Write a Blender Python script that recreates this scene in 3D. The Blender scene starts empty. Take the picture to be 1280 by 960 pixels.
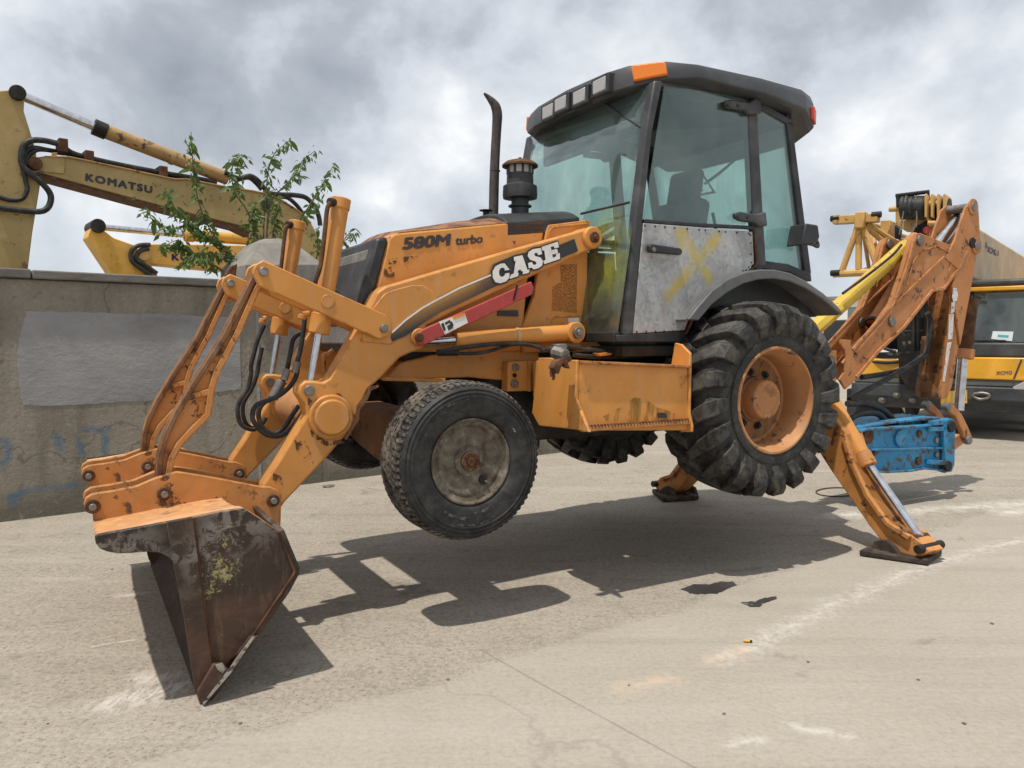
import bpy, bmesh, math, random
from mathutils import Vector, Matrix
R = math.radians
rnd = random.Random(11)
sc = bpy.context.scene
COL = sc.collection

# ------------------------------------------------------------------ camera
FPX, CX, CY, CAMH, HOR = 961.0, 640.0, 480.0, 1.5, 425.0
PIT = math.atan((CY - HOR) / FPX)
cam = bpy.data.cameras.new('camera')
cam.sensor_width = 36; cam.lens = FPX / 1280 * 36
cam.clip_start = 0.05; cam.clip_end = 3000
camo = bpy.data.objects.new('camera', cam); COL.objects.link(camo)
camo.location = (0, 0, CAMH); camo.rotation_euler = (R(90) - PIT, 0, 0)
sc.camera = camo

# ------------------------------------------------------------------ exposure, sky, sun
sc.view_settings.view_transform = 'Standard'
sc.view_settings.look = 'None'
sc.view_settings.exposure = 0.32
sc.view_settings.gamma = 1.0

def nd(nt, t, ins=None, **at):
    n = nt.nodes.new(t)
    for k, v in at.items(): setattr(n, k, v)
    for k, v in (ins or {}).items():
        s = n.inputs[k]
        if isinstance(v, bpy.types.NodeSocket): nt.links.new(v, s)
        else: s.default_value = v
    return n
def c4(c): return (c[0], c[1], c[2], 1)
def ramp(nt, fac, stops):
    n = nd(nt, 'ShaderNodeValToRGB', {'Fac': fac})
    e = n.color_ramp.elements
    while len(e) < len(stops): e.new(0.5)
    for i, (p, c) in enumerate(stops):
        e[i].position = p
        e[i].color = c4(c) if hasattr(c, '__len__') else (c, c, c, 1)
    return n.outputs['Color']
def mixc(nt, f, a, b, bt='MIX'):
    n = nt.nodes.new('ShaderNodeMix'); n.data_type = 'RGBA'; n.blend_type = bt
    for i, v in ((0, f), (6, a), (7, b)):
        if isinstance(v, bpy.types.NodeSocket): nt.links.new(v, n.inputs[i])
        elif i == 0: n.inputs[0].default_value = v
        else: n.inputs[i].default_value = c4(v)
    return n.outputs[2]
def mth(nt, op, a, b=0.0, clamp=False):
    n = nt.nodes.new('ShaderNodeMath'); n.operation = op; n.use_clamp = clamp
    for i, v in ((0, a), (1, b)):
        if isinstance(v, bpy.types.NodeSocket): nt.links.new(v, n.inputs[i])
        else: n.inputs[i].default_value = v
    return n.outputs[0]
def noise(nt, vec, scale, detail=6, rough=0.55, dist=0.0):
    ins = {'Scale': scale, 'Detail': detail, 'Roughness': rough, 'Distortion': dist}
    if vec is not None: ins['Vector'] = vec
    return nd(nt, 'ShaderNodeTexNoise', ins).outputs['Fac']
def vscale(nt, vec, s, off=(0, 0, 0)):
    return nd(nt, 'ShaderNodeMapping', {'Vector': vec, 'Scale': s, 'Location': off}).outputs[0]

SUND = Vector((0.22, 0.28, -1.0)).normalized()
w = bpy.data.worlds.new('World'); sc.world = w; w.use_nodes = True
nt = w.node_tree; nt.nodes.clear()
sky = nd(nt, 'ShaderNodeTexSky', sky_type='NISHITA', sun_disc=False,
         sun_elevation=math.asin(-SUND.z), sun_rotation=math.atan2(-SUND.x, -SUND.y) % (2 * math.pi))
tc = nd(nt, 'ShaderNodeTexCoord').outputs['Generated']
sep = nd(nt, 'ShaderNodeSeparateXYZ', {0: tc})
zz = mth(nt, 'MAXIMUM', sep.outputs[2], 0.0)
dv = vscale(nt, tc, (1, 1, 1.2), (0.9, 0.35, 0.2))
n1 = noise(nt, dv, 3.0, 8, 0.5, 0.15)
n2 = noise(nt, vscale(nt, tc, (1, 1, 1.15), (4.2, 1.1, 2.5)), 9.0, 8, 0.55, 0.2)
nn = mth(nt, 'ADD', mth(nt, 'MULTIPLY', n1, 0.62), mth(nt, 'MULTIPLY', n2, 0.38))
def sray(px, py):
    a = (px - 640) / 961.0; b_ = -(py - 480) / 961.0
    return Vector((a, math.cos(PIT) + b_ * math.sin(PIT), -math.sin(PIT) + b_ * math.cos(PIT))).normalized()
# individual cloud masses: heavy grey ones and bright cumulus heads
for px, py, rad, amp in ((400, 130, 0.20, -0.10), (250, 40, 0.14, -0.05), (560, 10, 0.10, -0.05), (330, 55, 0.06, 0.10), (535, 105, 0.11, 0.12), (440, 250, 0.16, 0.09), (60, 20, 0.12, 0.05), (110, 250, 0.22, -0.03), (930, 20, 0.24, -0.07), (1110, 150, 0.09, 0.08), (1240, 220, 0.10, 0.06), (1230, 90, 0.16, -0.06), (1060, 60, 0.12, -0.03), (690, 90, 0.14, 0.03)):
    d = nd(nt, 'ShaderNodeVectorMath', {0: tc, 1: sray(px, py)}, operation='DISTANCE').outputs['Value']
    k = mth(nt, 'SUBTRACT', 1.0, mth(nt, 'DIVIDE', d, rad * 1.6), True)
    k = mth(nt, 'MULTIPLY', mth(nt, 'MULTIPLY', k, k), mth(nt, 'SUBTRACT', 3.0, mth(nt, 'MULTIPLY', k, 2.0)))
    nn = mth(nt, 'ADD', nn, mth(nt, 'MULTIPLY', k, amp))
cloud = ramp(nt, nn, [(0.30, (2.7, 2.95, 3.35)), (0.43, (4.0, 4.3, 4.75)), (0.50, (5.5, 5.85, 6.35)), (0.565, (6.7, 6.95, 7.25)), (0.635, (8.5, 8.55, 8.6))])
haze = ramp(nt, zz, [(0.0, 0.8), (0.15, 0.0)])
cloud = mixc(nt, haze, cloud, (4.7, 5.2, 5.75))
full = mixc(nt, 0.93, sky.outputs[0], cloud)
bg = nd(nt, 'ShaderNodeBackground', {'Color': full, 'Strength': 0.1})
nd(nt, 'ShaderNodeOutputWorld', {'Surface': bg.outputs[0]})

sl = bpy.data.lights.new('sun', 'SUN'); sl.energy = 3.15; sl.angle = R(0.9); sl.color = (1.0, 0.94, 0.85)
slo = bpy.data.objects.new('sun', sl); COL.objects.link(slo)
slo.rotation_euler = SUND.to_track_quat('-Z', 'Y').to_euler(); slo.location = (0, 0, 30)

# ------------------------------------------------------------------ frames: picture point -> point on a real plane
def ray(px, py):
    a = (px - CX) / FPX; b = -(py - CY) / FPX
    c, s = math.cos(PIT), math.sin(PIT)
    return Vector((a, c + b * s, -s + b * c))
def gnd(px, py, h=0.0):
    d = ray(px, py); t = (h - CAMH) / d.z
    return Vector((d.x * t, d.y * t, h))
class Frame:
    def __init__(s, O, deg):
        s.O = Vector((O[0], O[1])); t = R(deg); s.deg = deg
        s.e = Vector((math.cos(t), math.sin(t))); s.r = Vector((-math.sin(t), math.cos(t)))
    def _l(s, p):
        q = Vector((p.x, p.y)) - s.O
        return Vector((q.dot(s.e), q.dot(s.r), p.z))
    def P3(s, px, py, y):
        d = ray(px, py); t = (y + s.O.dot(s.r)) / Vector((d.x, d.y)).dot(s.r)
        return s._l(Vector((d.x * t, d.y * t, CAMH + d.z * t)))
    def P(s, px, py, y):
        v = s.P3(px, py, y); return (v.x, v.z)
    def PP(s, pts, y): return [s.P(px, py, y) for px, py in pts]
    def U3(s, px, py, u):
        d = ray(px, py); t = (u + s.O.dot(s.e)) / Vector((d.x, d.y)).dot(s.e)
        return s._l(Vector((d.x * t, d.y * t, CAMH + d.z * t)))
    def UU(s, pts, u):
        o = []
        for px, py in pts:
            v = s.U3(px, py, u); o.append((v.y, v.z))
        return o
def crop(x0, y0, s): return lambda *p: [(x0 + a / s, y0 + b / s) for a, b in p]

# ------------------------------------------------------------------ mesh helpers
class MB:
    def __init__(s): s.bm = bmesh.new()
    def _prism(s, ring0, ring1):
        a = [s.bm.verts.new(v) for v in ring0]; b = [s.bm.verts.new(v) for v in ring1]
        n = len(a)
        s.bm.faces.new(a); s.bm.faces.new(b[::-1])
        for i in range(n): s.bm.faces.new((a[i], b[i], b[(i + 1) % n], a[(i + 1) % n]))
        return s
    def prism(s, poly, y0, y1): return s._prism([(u, y0, w) for u, w in poly], [(u, y1, w) for u, w in poly])
    def prismu(s, poly, u0, u1): return s._prism([(u0, y, w) for y, w in poly], [(u1, y, w) for y, w in poly])
    def prismw(s, poly, w0, w1): return s._prism([(u, y, w0) for u, y in poly], [(u, y, w1) for u, y in poly])
    def box(s, u0, u1, y0, y1, w0, w1): return s.prism([(u0, w0), (u1, w0), (u1, w1), (u0, w1)], y0, y1)
    def bar(s, p0, p1, wd, ht, up=(0, 0, 1)):
        p0, p1 = Vector(p0), Vector(p1); d = (p1 - p0).normalized()
        x = d.cross(Vector(up))
        if x.length < 1e-3: x = d.cross(Vector((0, 1, 0)))
        x.normalize(); z = x.cross(d)
        q = [(-wd / 2, -ht / 2), (wd / 2, -ht / 2), (wd / 2, ht / 2), (-wd / 2, ht / 2)]
        return s._prism([p0 + x * a + z * b for a, b in q], [p1 + x * a + z * b for a, b in q])
    def cyl(s, p0, p1, r0, r1=None, n=18):
        r1 = r0 if r1 is None else r1
        p0, p1 = Vector(p0), Vector(p1); d = (p1 - p0).normalized()
        x = d.orthogonal().normalized(); z = x.cross(d)
        c = [(math.cos(i * 2 * math.pi / n), math.sin(i * 2 * math.pi / n)) for i in range(n)]
        return s._prism([p0 + (x * a + z * b) * r0 for a, b in c], [p1 + (x * a + z * b) * r1 for a, b in c])
    def tube(s, pts, r, n=8, sub=6, rads=None):
        pts = [Vector(p) for p in pts]
        if sub > 1 and len(pts) > 2:
            o = []; rr = []
            for i in range(len(pts) - 1):
                p0 = pts[max(i - 1, 0)]; p1 = pts[i]; p2 = pts[i + 1]; p3 = pts[min(i + 2, len(pts) - 1)]
                for k in range(sub):
                    t = k / sub
                    o.append(0.5 * ((2 * p1) + (p2 - p0) * t + (2 * p0 - 5 * p1 + 4 * p2 - p3) * t * t + (3 * p1 - p0 - 3 * p2 + p3) * t ** 3))
                    if rads: rr.append(rads[i] * (1 - t) + rads[i + 1] * t)
            o.append(pts[-1])
            if rads: rr.append(rads[-1]); rads = rr
            pts = o
        rings = []; x = None
        for i, p in enumerate(pts):
            d = (pts[min(i + 1, len(pts) - 1)] - pts[max(i - 1, 0)]).normalized()
            if x is None: x = d.orthogonal().normalized()
            x = (x - d * x.dot(d)).normalized(); z = d.cross(x)
            q = rads[i] if rads else r
            rings.append([s.bm.verts.new(p + (x * math.cos(k * 2 * math.pi / n) + z * math.sin(k * 2 * math.pi / n)) * q) for k in range(n)])
        s.bm.faces.new(rings[0][::-1]); s.bm.faces.new(rings[-1])
        for a, b in zip(rings, rings[1:]):
            for k in range(n): s.bm.faces.new((a[k], a[(k + 1) % n], b[(k + 1) % n], b[k]))
        return s
    def lathe(s, prof, c, n=48, axis='y', close=True):
        # prof: (r, t); axis y through c=(u,y,w)
        rings = []
        for r, t in prof:
            ring = []
            for k in range(n):
                a = k * 2 * math.pi / n
                ca, sa = math.cos(a) * r, math.sin(a) * r
                v = (c[0] + ca, c[1] + t, c[2] + sa) if axis == 'y' else (c[0] + ca, c[1] + sa, c[2] + t)
                ring.append(s.bm.verts.new(v))
            rings.append(ring)
        pr = list(zip(rings, rings[1:]))
        if close: pr.append((rings[-1], rings[0]))
        else:
            s.bm.faces.new(rings[0]); s.bm.faces.new(rings[-1][::-1])
        for a, b in pr:
            for k in range(n): s.bm.faces.new((a[k], a[(k + 1) % n], b[(k + 1) % n], b[k]))
        return s
    def sheet(s, chain, y0, y1, t):
        # plate of thickness t following a chain in (u,w)
        up = offset(chain, t)
        return s.prism(list(chain) + up[::-1], y0, y1)
    def grid(s, rows):
        vs = [[s.bm.verts.new(p) for p in r] for r in rows]
        for a, b in zip(vs, vs[1:]):
            for i in range(len(a) - 1): s.bm.faces.new((a[i], a[i + 1], b[i + 1], b[i]))
        return s
    def loft(s, rings, cap=True):
        vs = [[s.bm.verts.new(p) for p in r] for r in rings]
        for a, b in zip(vs, vs[1:]):
            n = len(a)
            for i in range(n): s.bm.faces.new((a[i], a[(i + 1) % n], b[(i + 1) % n], b[i]))
        if cap: s.bm.faces.new(vs[0][::-1]); s.bm.faces.new(vs[-1])
        return s
    def build(s, name, m, parent=None, bevel=0.0, smooth=35, seg=2):
        bmesh.ops.recalc_face_normals(s.bm, faces=s.bm.faces[:])
        me = bpy.data.meshes.new(name); s.bm.to_mesh(me); s.bm.free()
        me.materials.append(m)
        if smooth:
            me.polygons.foreach_set('use_smooth', [True] * len(me.polygons))
            me.set_sharp_from_angle(angle=R(smooth))
        o = bpy.data.objects.new(name, me); COL.objects.link(o)
        if parent is not None: o.parent = parent
        if bevel:
            md = o.modifiers.new('bevel', 'BEVEL'); md.width = bevel; md.segments = seg
            md.limit_method = 'ANGLE'; md.angle_limit = R(38); md.use_clamp_overlap = True
        return o
def offset(chain, t):
    out = []; n = len(chain)
    for i in range(n):
        a = Vector(chain[max(i - 1, 0)]); b = Vector(chain[min(i + 1, n - 1)])
        d = (b - a).normalized(); nrm = Vector((-d.y, d.x))
        p = Vector(chain[i]) + nrm * t
        out.append((p.x, p.y))
    return out
def rib(chain, t): return list(chain) + offset(chain, t)[::-1]
def arc(c, r, a0, a1, n):
    return [(c[0] + r * math.cos(R(a0 + (a1 - a0) * i / n)), c[1] + r * math.sin(R(a0 + (a1 - a0) * i / n))) for i in range(n + 1)]

def tag(o, label=None, cat=None, group=None, kind=None):
    for k, v in (('label', label), ('category', cat), ('group', group), ('kind', kind)):
        if v: o[k] = v
    return o
def empty(name, loc, deg=0.0, parent=None):
    o = bpy.data.objects.new(name, None); COL.objects.link(o)
    o.location = loc; o.rotation_euler = (0, 0, R(deg)); o.empty_display_size = 0.2
    if parent is not None: o.parent = parent
    return o
def kids(o): return [c for c in bpy.data.objects if c.parent == o]
def dup(o, dy=0.0, mirror=False, parent='same'):
    c = o.copy(); COL.objects.link(c)
    if parent != 'same': c.parent = parent
    if mirror: c.scale.y *= -1
    c.location.y += dy
    for k in kids(o): dup2(k, c)
    return c
def dup2(o, p):
    c = o.copy(); COL.objects.link(c); c.parent = p
    for k in kids(o): dup2(k, c)

def lettering(txt, name, m, parent, P0, P1, P2, out, bold=0.0, shear=0.0, spacing=1.0, depth=0.0015):
    """flat lettering: P0 baseline left, P1 baseline right, P2 cap-height left (local 3-D points), out = outward normal"""
    cu = bpy.data.curves.new(name, 'FONT'); cu.body = txt; cu.shear = shear; cu.space_character = spacing
    cu.resolution_u = 4
    to = bpy.data.objects.new(name, cu); COL.objects.link(to)
    dg = bpy.context.evaluated_depsgraph_get()
    m0 = bpy.data.meshes.new_from_object(to.evaluated_get(dg))
    bpy.data.objects.remove(to)
    xs = [v.co.x for v in m0.vertices]; ys = [v.co.y for v in m0.vertices]
    x0, x1, y0, y1 = min(xs) - bold, max(xs) + bold, min(ys) - bold, max(ys) + bold
    P0, P1, P2 = Vector(P0), Vector(P1), Vector(P2); out = Vector(out).normalized()
    vs, fs = [], []
    sh = [(0, 0)] + ([(bold * a_, bold * b_) for a_, b_ in ((1, 0), (-1, 0), (0, 1), (0, -1), (.8, .8), (-.8, .8), (.8, -.8), (-.8, -.8))] if bold else [])
    for k, (dx, dy) in enumerate(sh):
        base = len(vs)
        for v in m0.vertices:
            a = (v.co.x + dx - x0) / (x1 - x0); b = (v.co.y + dy - y0) / (y1 - y0)
            vs.append(P0 + (P1 - P0) * a + (P2 - P0) * b + out * (0.0024 + 0.00025 * k))
        fs += [[base + i for i in p.vertices] for p in m0.polygons]
    me = bpy.data.meshes.new(name); me.from_pydata(vs, [], fs); me.update(); bpy.data.meshes.remove(m0)
    me.materials.append(m)
    o = bpy.data.objects.new(name, me); COL.objects.link(o); o.parent = parent
    return o

# ------------------------------------------------------------------ materials
def newmat(name):
    m = bpy.data.materials.new(name); m.use_nodes = True
    nt = m.node_tree; b = nt.nodes['Principled BSDF']
    return m, nt, b
def setp(nt, b, k, v):
    if isinstance(v, bpy.types.NodeSocket): nt.links.new(v, b.inputs[k])
    elif hasattr(v, '__len__'): b.inputs[k].default_value = c4(v)
    else: b.inputs[k].default_value = v
def bump(nt, b, h, strength=0.3, dist=0.01):
    n = nd(nt, 'ShaderNodeBump', {'Height': h, 'Strength': strength, 'Distance': dist})
    nt.links.new(n.outputs[0], b.inputs['Normal'])
def paint(name, base, worn=0.5, rough=0.45, edge=True, rust=(0.07, 0.03, 0.015), dusty=(0.42, 0.36, 0.28), dust=0.25, light=None):
    m, nt, b = newmat(name)
    oc = nd(nt, 'ShaderNodeTexCoord').outputs['Object']
    fade = noise(nt, oc, 1.7, 8, 0.6, 0.6)
    lt = light or tuple(min(1, c * 1.18 + 0.015) for c in base); dk = tuple(c * 0.80 for c in base)
    col = ramp(nt, fade, [(0.3, dk), (0.5, base), (0.72, lt)])
    streak = noise(nt, vscale(nt, oc, (9, 9, 0.7)), 2.2, 6, 0.6)
    col = mixc(nt, mth(nt, 'MULTIPLY', ramp(nt, streak, [(0.5, 0.0), (0.75, 1.0)]), dust), col, dusty)
    spk = noise(nt, oc, 9.0, 12, 0.72, 0.3)
    zone = ramp(nt, noise(nt, oc, 2.6, 5, 0.55), [(0.50 - 0.14 * worn, 0.0), (0.60 - 0.08 * worn, 1.0)])
    lo = 0.625 - 0.085 * worn
    thr = ramp(nt, spk, [(lo, 0.0), (lo + 0.035, 1.0)])
    chips = mth(nt, 'MULTIPLY', mth(nt, 'MULTIPLY', thr, zone), worn * 1.6, True)
    grime = ramp(nt, noise(nt, oc, 5.0, 10, 0.65, 0.8), [(0.48, 0.0), (0.72, 1.0)])
    col = mixc(nt, mth(nt, 'MULTIPLY', grime, 0.28 * worn + 0.04), col, tuple(c * 0.42 for c in base))
    mask = chips
    if edge:
        bv = nd(nt, 'ShaderNodeBevel', {'Radius': 0.022}, samples=4)
        ge = nd(nt, 'ShaderNodeNewGeometry')
        dt = nd(nt, 'ShaderNodeVectorMath', {0: bv.outputs[0], 1: ge.outputs['True Normal']}, operation='DOT_PRODUCT').outputs['Value']
        ed = ramp(nt, dt, [(0.86, 1.0), (0.975, 0.0)])
        ed = mth(nt, 'MULTIPLY', ed, ramp(nt, noise(nt, oc, 16, 8, 0.7), [(0.50 - 0.08 * worn, 0.0), (0.62 - 0.08 * worn, 1.0)]))
        mask = mth(nt, 'MAXIMUM', chips, mth(nt, 'MULTIPLY', ed, 0.9), True)
    rc = mixc(nt, noise(nt, oc, 22, 4), rust, tuple(c * 2.2 for c in rust))
    col = mixc(nt, mask, col, rc)
    setp(nt, b, 'Base Color', col)
    setp(nt, b, 'Roughness', mth(nt, 'ADD', mth(nt, 'MULTIPLY', noise(nt, oc, 7, 6), 0.3), rough - 0.12 + 0.0))
    setp(nt, b, 'Specular IOR Level', 0.4)
    bump(nt, b, mth(nt, 'SUBTRACT', mth(nt, 'MULTIPLY', noise(nt, oc, 30, 4), 0.25), mask), 0.22, 0.004)
    return m
def rough_mat(name, cols, scale=8, rough=0.8, metal=0.0, bstr=0.4, bd=0.01, stretch=(1, 1, 1), spec=0.3, detail=10):
    m, nt, b = newmat(name)
    oc = nd(nt, 'ShaderNodeTexCoord').outputs['Object']
    v = vscale(nt, oc, stretch)
    n = noise(nt, v, scale, detail, 0.66, 0.4)
    k = len(cols)
    setp(nt, b, 'Base Color', ramp(nt, n, [(0.3 + 0.42 * i / max(1, k - 1), c) for i, c in enumerate(cols)]))
    setp(nt, b, 'Roughness', rough); setp(nt, b, 'Metallic', metal); setp(nt, b, 'Specular IOR Level', spec)
    bump(nt, b, noise(nt, v, scale * 4, 8, 0.7), bstr, bd)
    return m
ORG = (0.59, 0.256, 0.056)
M = {}
M['orange'] = paint('orange_paint', ORG, 0.32, rust=(0.10, 0.04, 0.018))
M['orange_worn'] = paint('orange_paint_worn', (0.50, 0.21, 0.054), 0.9, 0.6)
M['orange_boom'] = paint('orange_paint_faded', (0.46, 0.185, 0.056), 0.7, 0.55, light=(0.54, 0.235, 0.085))
M['orange_back'] = paint('orange_paint_scraped', (0.56, 0.27, 0.10), 0.7, 0.65, rust=(0.16, 0.085, 0.05), light=(0.66, 0.42, 0.25), dusty=(0.66, 0.52, 0.38), dust=0.55)
M['rim_orange'] = paint('dirty_rim_paint', (0.44, 0.20, 0.075), 0.8, 0.65, rust=(0.09, 0.045, 0.025), light=(0.56, 0.32, 0.15), dusty=(0.30, 0.22, 0.15), dust=0.5, edge=False)
M['dish'] = paint('grimy_wheel_dish', (0.26, 0.125, 0.05), 0.8, 0.75, rust=(0.06, 0.035, 0.02), light=(0.40, 0.2, 0.08), edge=False)
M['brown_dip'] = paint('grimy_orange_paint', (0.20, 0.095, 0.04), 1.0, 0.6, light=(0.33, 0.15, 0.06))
M['axle'] = paint('muddy_orange_casting', (0.20, 0.095, 0.042), 0.8, 0.8, edge=False, dusty=(0.16, 0.12, 0.09), light=(0.34, 0.15, 0.05))
M['red'] = paint('red_paint', (0.42, 0.055, 0.05), 0.25, 0.5, rust=(0.12, 0.03, 0.02))
M['yellow'] = paint('yellow_paint', (0.62, 0.42, 0.05), 0.5, 0.5)
M['yellow_exc'] = paint('yellow_excavator_paint', (0.60, 0.33, 0.05), 0.5, 0.5, edge=False)
M['tan_exc'] = paint('tan_excavator_paint', (0.40, 0.285, 0.11), 0.55, 0.65, edge=False, dusty=(0.45, 0.38, 0.26))
M['tan_under'] = paint('tan_rusty_paint', (0.40, 0.25, 0.10), 0.7, 0.7, edge=False)
M['truck_yellow'] = paint('truck_yellow_paint', (0.72, 0.36, 0.03), 0.1, 0.3, edge=False, dust=0.1)
M['crane_tan'] = paint('crane_cream_paint', (0.50, 0.36, 0.20), 0.3, 0.5, edge=False, dust=0.2)
M['crane_yellow'] = paint('crane_yellow_paint', (0.56, 0.33, 0.10), 0.6, 0.55, edge=False)
M['blue'] = paint('blue_paint', (0.02, 0.23, 0.44), 1.15, 0.5, rust=(0.055, 0.04, 0.032), dusty=(0.2, 0.24, 0.27), light=(0.05, 0.34, 0.58))
M['black'] = rough_mat('black_plastic', [(0.014, 0.015, 0.017), (0.03, 0.031, 0.034), (0.07, 0.07, 0.07)], 5, 0.45, bstr=0.1, bd=0.003, spec=0.4)
M['roof'] = rough_mat('charcoal_roof_plastic', [(0.028, 0.029, 0.032), (0.045, 0.046, 0.05), (0.075, 0.076, 0.08)], 3, 0.42, bstr=0.08, bd=0.002, spec=0.5)
M['pillar'] = rough_mat('dark_grey_pillar', [(0.02, 0.02, 0.022), (0.05, 0.05, 0.052), (0.12, 0.115, 0.11)], 4, 0.42, bstr=0.1, bd=0.003, spec=0.5)
M['fender'] = rough_mat('dusty_fender_plastic', [(0.075, 0.077, 0.08), (0.125, 0.126, 0.125), (0.20, 0.196, 0.185)], 3, 0.5, bstr=0.1, bd=0.003, spec=0.5)
M['dark'] = rough_mat('greasy_dark_steel', [(0.008, 0.008, 0.008), (0.02, 0.018, 0.016), (0.05, 0.04, 0.03)], 7, 0.6)
M['hose'] = rough_mat('hose_rubber', [(0.012, 0.012, 0.013), (0.03, 0.03, 0.03), (0.08, 0.075, 0.065)], 12, 0.5, bstr=0.2, bd=0.003)
M['pad'] = rough_mat('dirty_pad_steel', [(0.018, 0.014, 0.012), (0.05, 0.038, 0.03), (0.13, 0.095, 0.07)], 9, 0.75)
M['steel'] = rough_mat('bare_steel', [(0.12, 0.11, 0.10), (0.22, 0.20, 0.18), (0.34, 0.32, 0.29)], 14, 0.45, 0.6, bstr=0.2, bd=0.002)
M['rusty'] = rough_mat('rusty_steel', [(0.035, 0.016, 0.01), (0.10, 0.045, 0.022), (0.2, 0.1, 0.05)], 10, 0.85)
M['rust_hood'] = rough_mat('rusty_hood_top', [(0.05, 0.022, 0.012), (0.14, 0.06, 0.03), (0.30, 0.15, 0.07), (0.06, 0.05, 0.045)], 7, 0.7, bstr=0.5, bd=0.006)
M['exhaust'] = rough_mat('sooty_exhaust', [(0.03, 0.028, 0.026), (0.075, 0.068, 0.06), (0.15, 0.13, 0.11)], 6, 0.6, 0.3, stretch=(4, 4, 1))
m, nt, b = newmat('dusty_grille_mesh'); M['grille'] = m
oc = nd(nt, 'ShaderNodeTexCoord').outputs['Object']
col = ramp(nt, noise(nt, oc, 5, 10, 0.7, 0.6), [(0.3, (0.075, 0.072, 0.068)), (0.5, (0.135, 0.13, 0.12)), (0.7, (0.26, 0.24, 0.21))])
wv = mth(nt, 'MULTIPLY', nd(nt, 'ShaderNodeTexWave', {'Vector': oc, 'Scale': 26.0}, bands_direction='Y').outputs['Fac'], nd(nt, 'ShaderNodeTexWave', {'Vector': oc, 'Scale': 26.0}, bands_direction='Z').outputs['Fac'])
setp(nt, b, 'Base Color', col); setp(nt, b, 'Roughness', 0.85); bump(nt, b, noise(nt, oc, 60, 6, 0.7), 0.6, 0.006)
M['headliner'] = rough_mat('headliner', [(0.03, 0.03, 0.032), (0.05, 0.05, 0.052)], 2, 0.8, bstr=0.02)
M['seat'] = rough_mat('seat_cloth', [(0.018, 0.019, 0.022), (0.03, 0.031, 0.035), (0.055, 0.056, 0.06)], 9, 0.85)
M['white'] = rough_mat('white_print', [(0.6, 0.58, 0.54), (0.75, 0.74, 0.72), (0.82, 0.81, 0.8)], 6, 0.5, bstr=0.05)
M['print_black'] = rough_mat('black_print', [(0.02, 0.018, 0.018), (0.035, 0.032, 0.032), (0.06, 0.05, 0.045)], 8, 0.5, bstr=0.05)
M['print_grey'] = rough_mat('charcoal_print', [(0.035, 0.033, 0.035), (0.055, 0.05, 0.052), (0.10, 0.08, 0.065)], 10, 0.5, bstr=0.05)
M['print_orange'] = rough_mat('orange_print', [(0.7, 0.25, 0.03), (0.75, 0.3, 0.05)], 8, 0.5, bstr=0.05)
M['navy'] = rough_mat('navy_print', [(0.012, 0.014, 0.06), (0.025, 0.026, 0.09)], 8, 0.5, bstr=0.05)
M['white_paint'] = rough_mat('white_building_paint', [(0.7, 0.7, 0.68), (0.8, 0.8, 0.79)], 1, 0.7)
M['grey_panel'] = rough_mat('grey_truck_panel', [(0.10, 0.105, 0.095), (0.16, 0.165, 0.15)], 3, 0.6)
M['bumper'] = rough_mat('dark_bumper_plastic', [(0.03, 0.032, 0.035), (0.05, 0.052, 0.055), (0.09, 0.09, 0.09)], 3, 0.5, bstr=0.08)
M['paper'] = rough_mat('paper_card', [(0.7, 0.78, 0.8), (0.8, 0.84, 0.85)], 3, 0.6, bstr=0.02)
M['cyan'] = rough_mat('cyan_print', [(0.05, 0.45, 0.5), (0.1, 0.5, 0.55)], 3, 0.6, bstr=0.02)
M['plate'] = rough_mat('plate_yellow', [(0.62, 0.36, 0.05), (0.7, 0.42, 0.07)], 3, 0.5, bstr=0.02)
M['bark'] = rough_mat('twig_bark', [(0.10, 0.075, 0.05), (0.2, 0.16, 0.11)], 20, 0.8)
M['rimw'] = rough_mat('muddy_rim', [(0.035, 0.022, 0.015), (0.10, 0.08, 0.058), (0.165, 0.142, 0.112), (0.27, 0.24, 0.195)], 15, 0.85, bstr=0.6, bd=0.006, detail=14)
M['concrete_cap'] = rough_mat('grey_concrete', [(0.17, 0.16, 0.14), (0.24, 0.225, 0.2), (0.31, 0.29, 0.26)], 6, 0.9, bstr=0.5)

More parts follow.
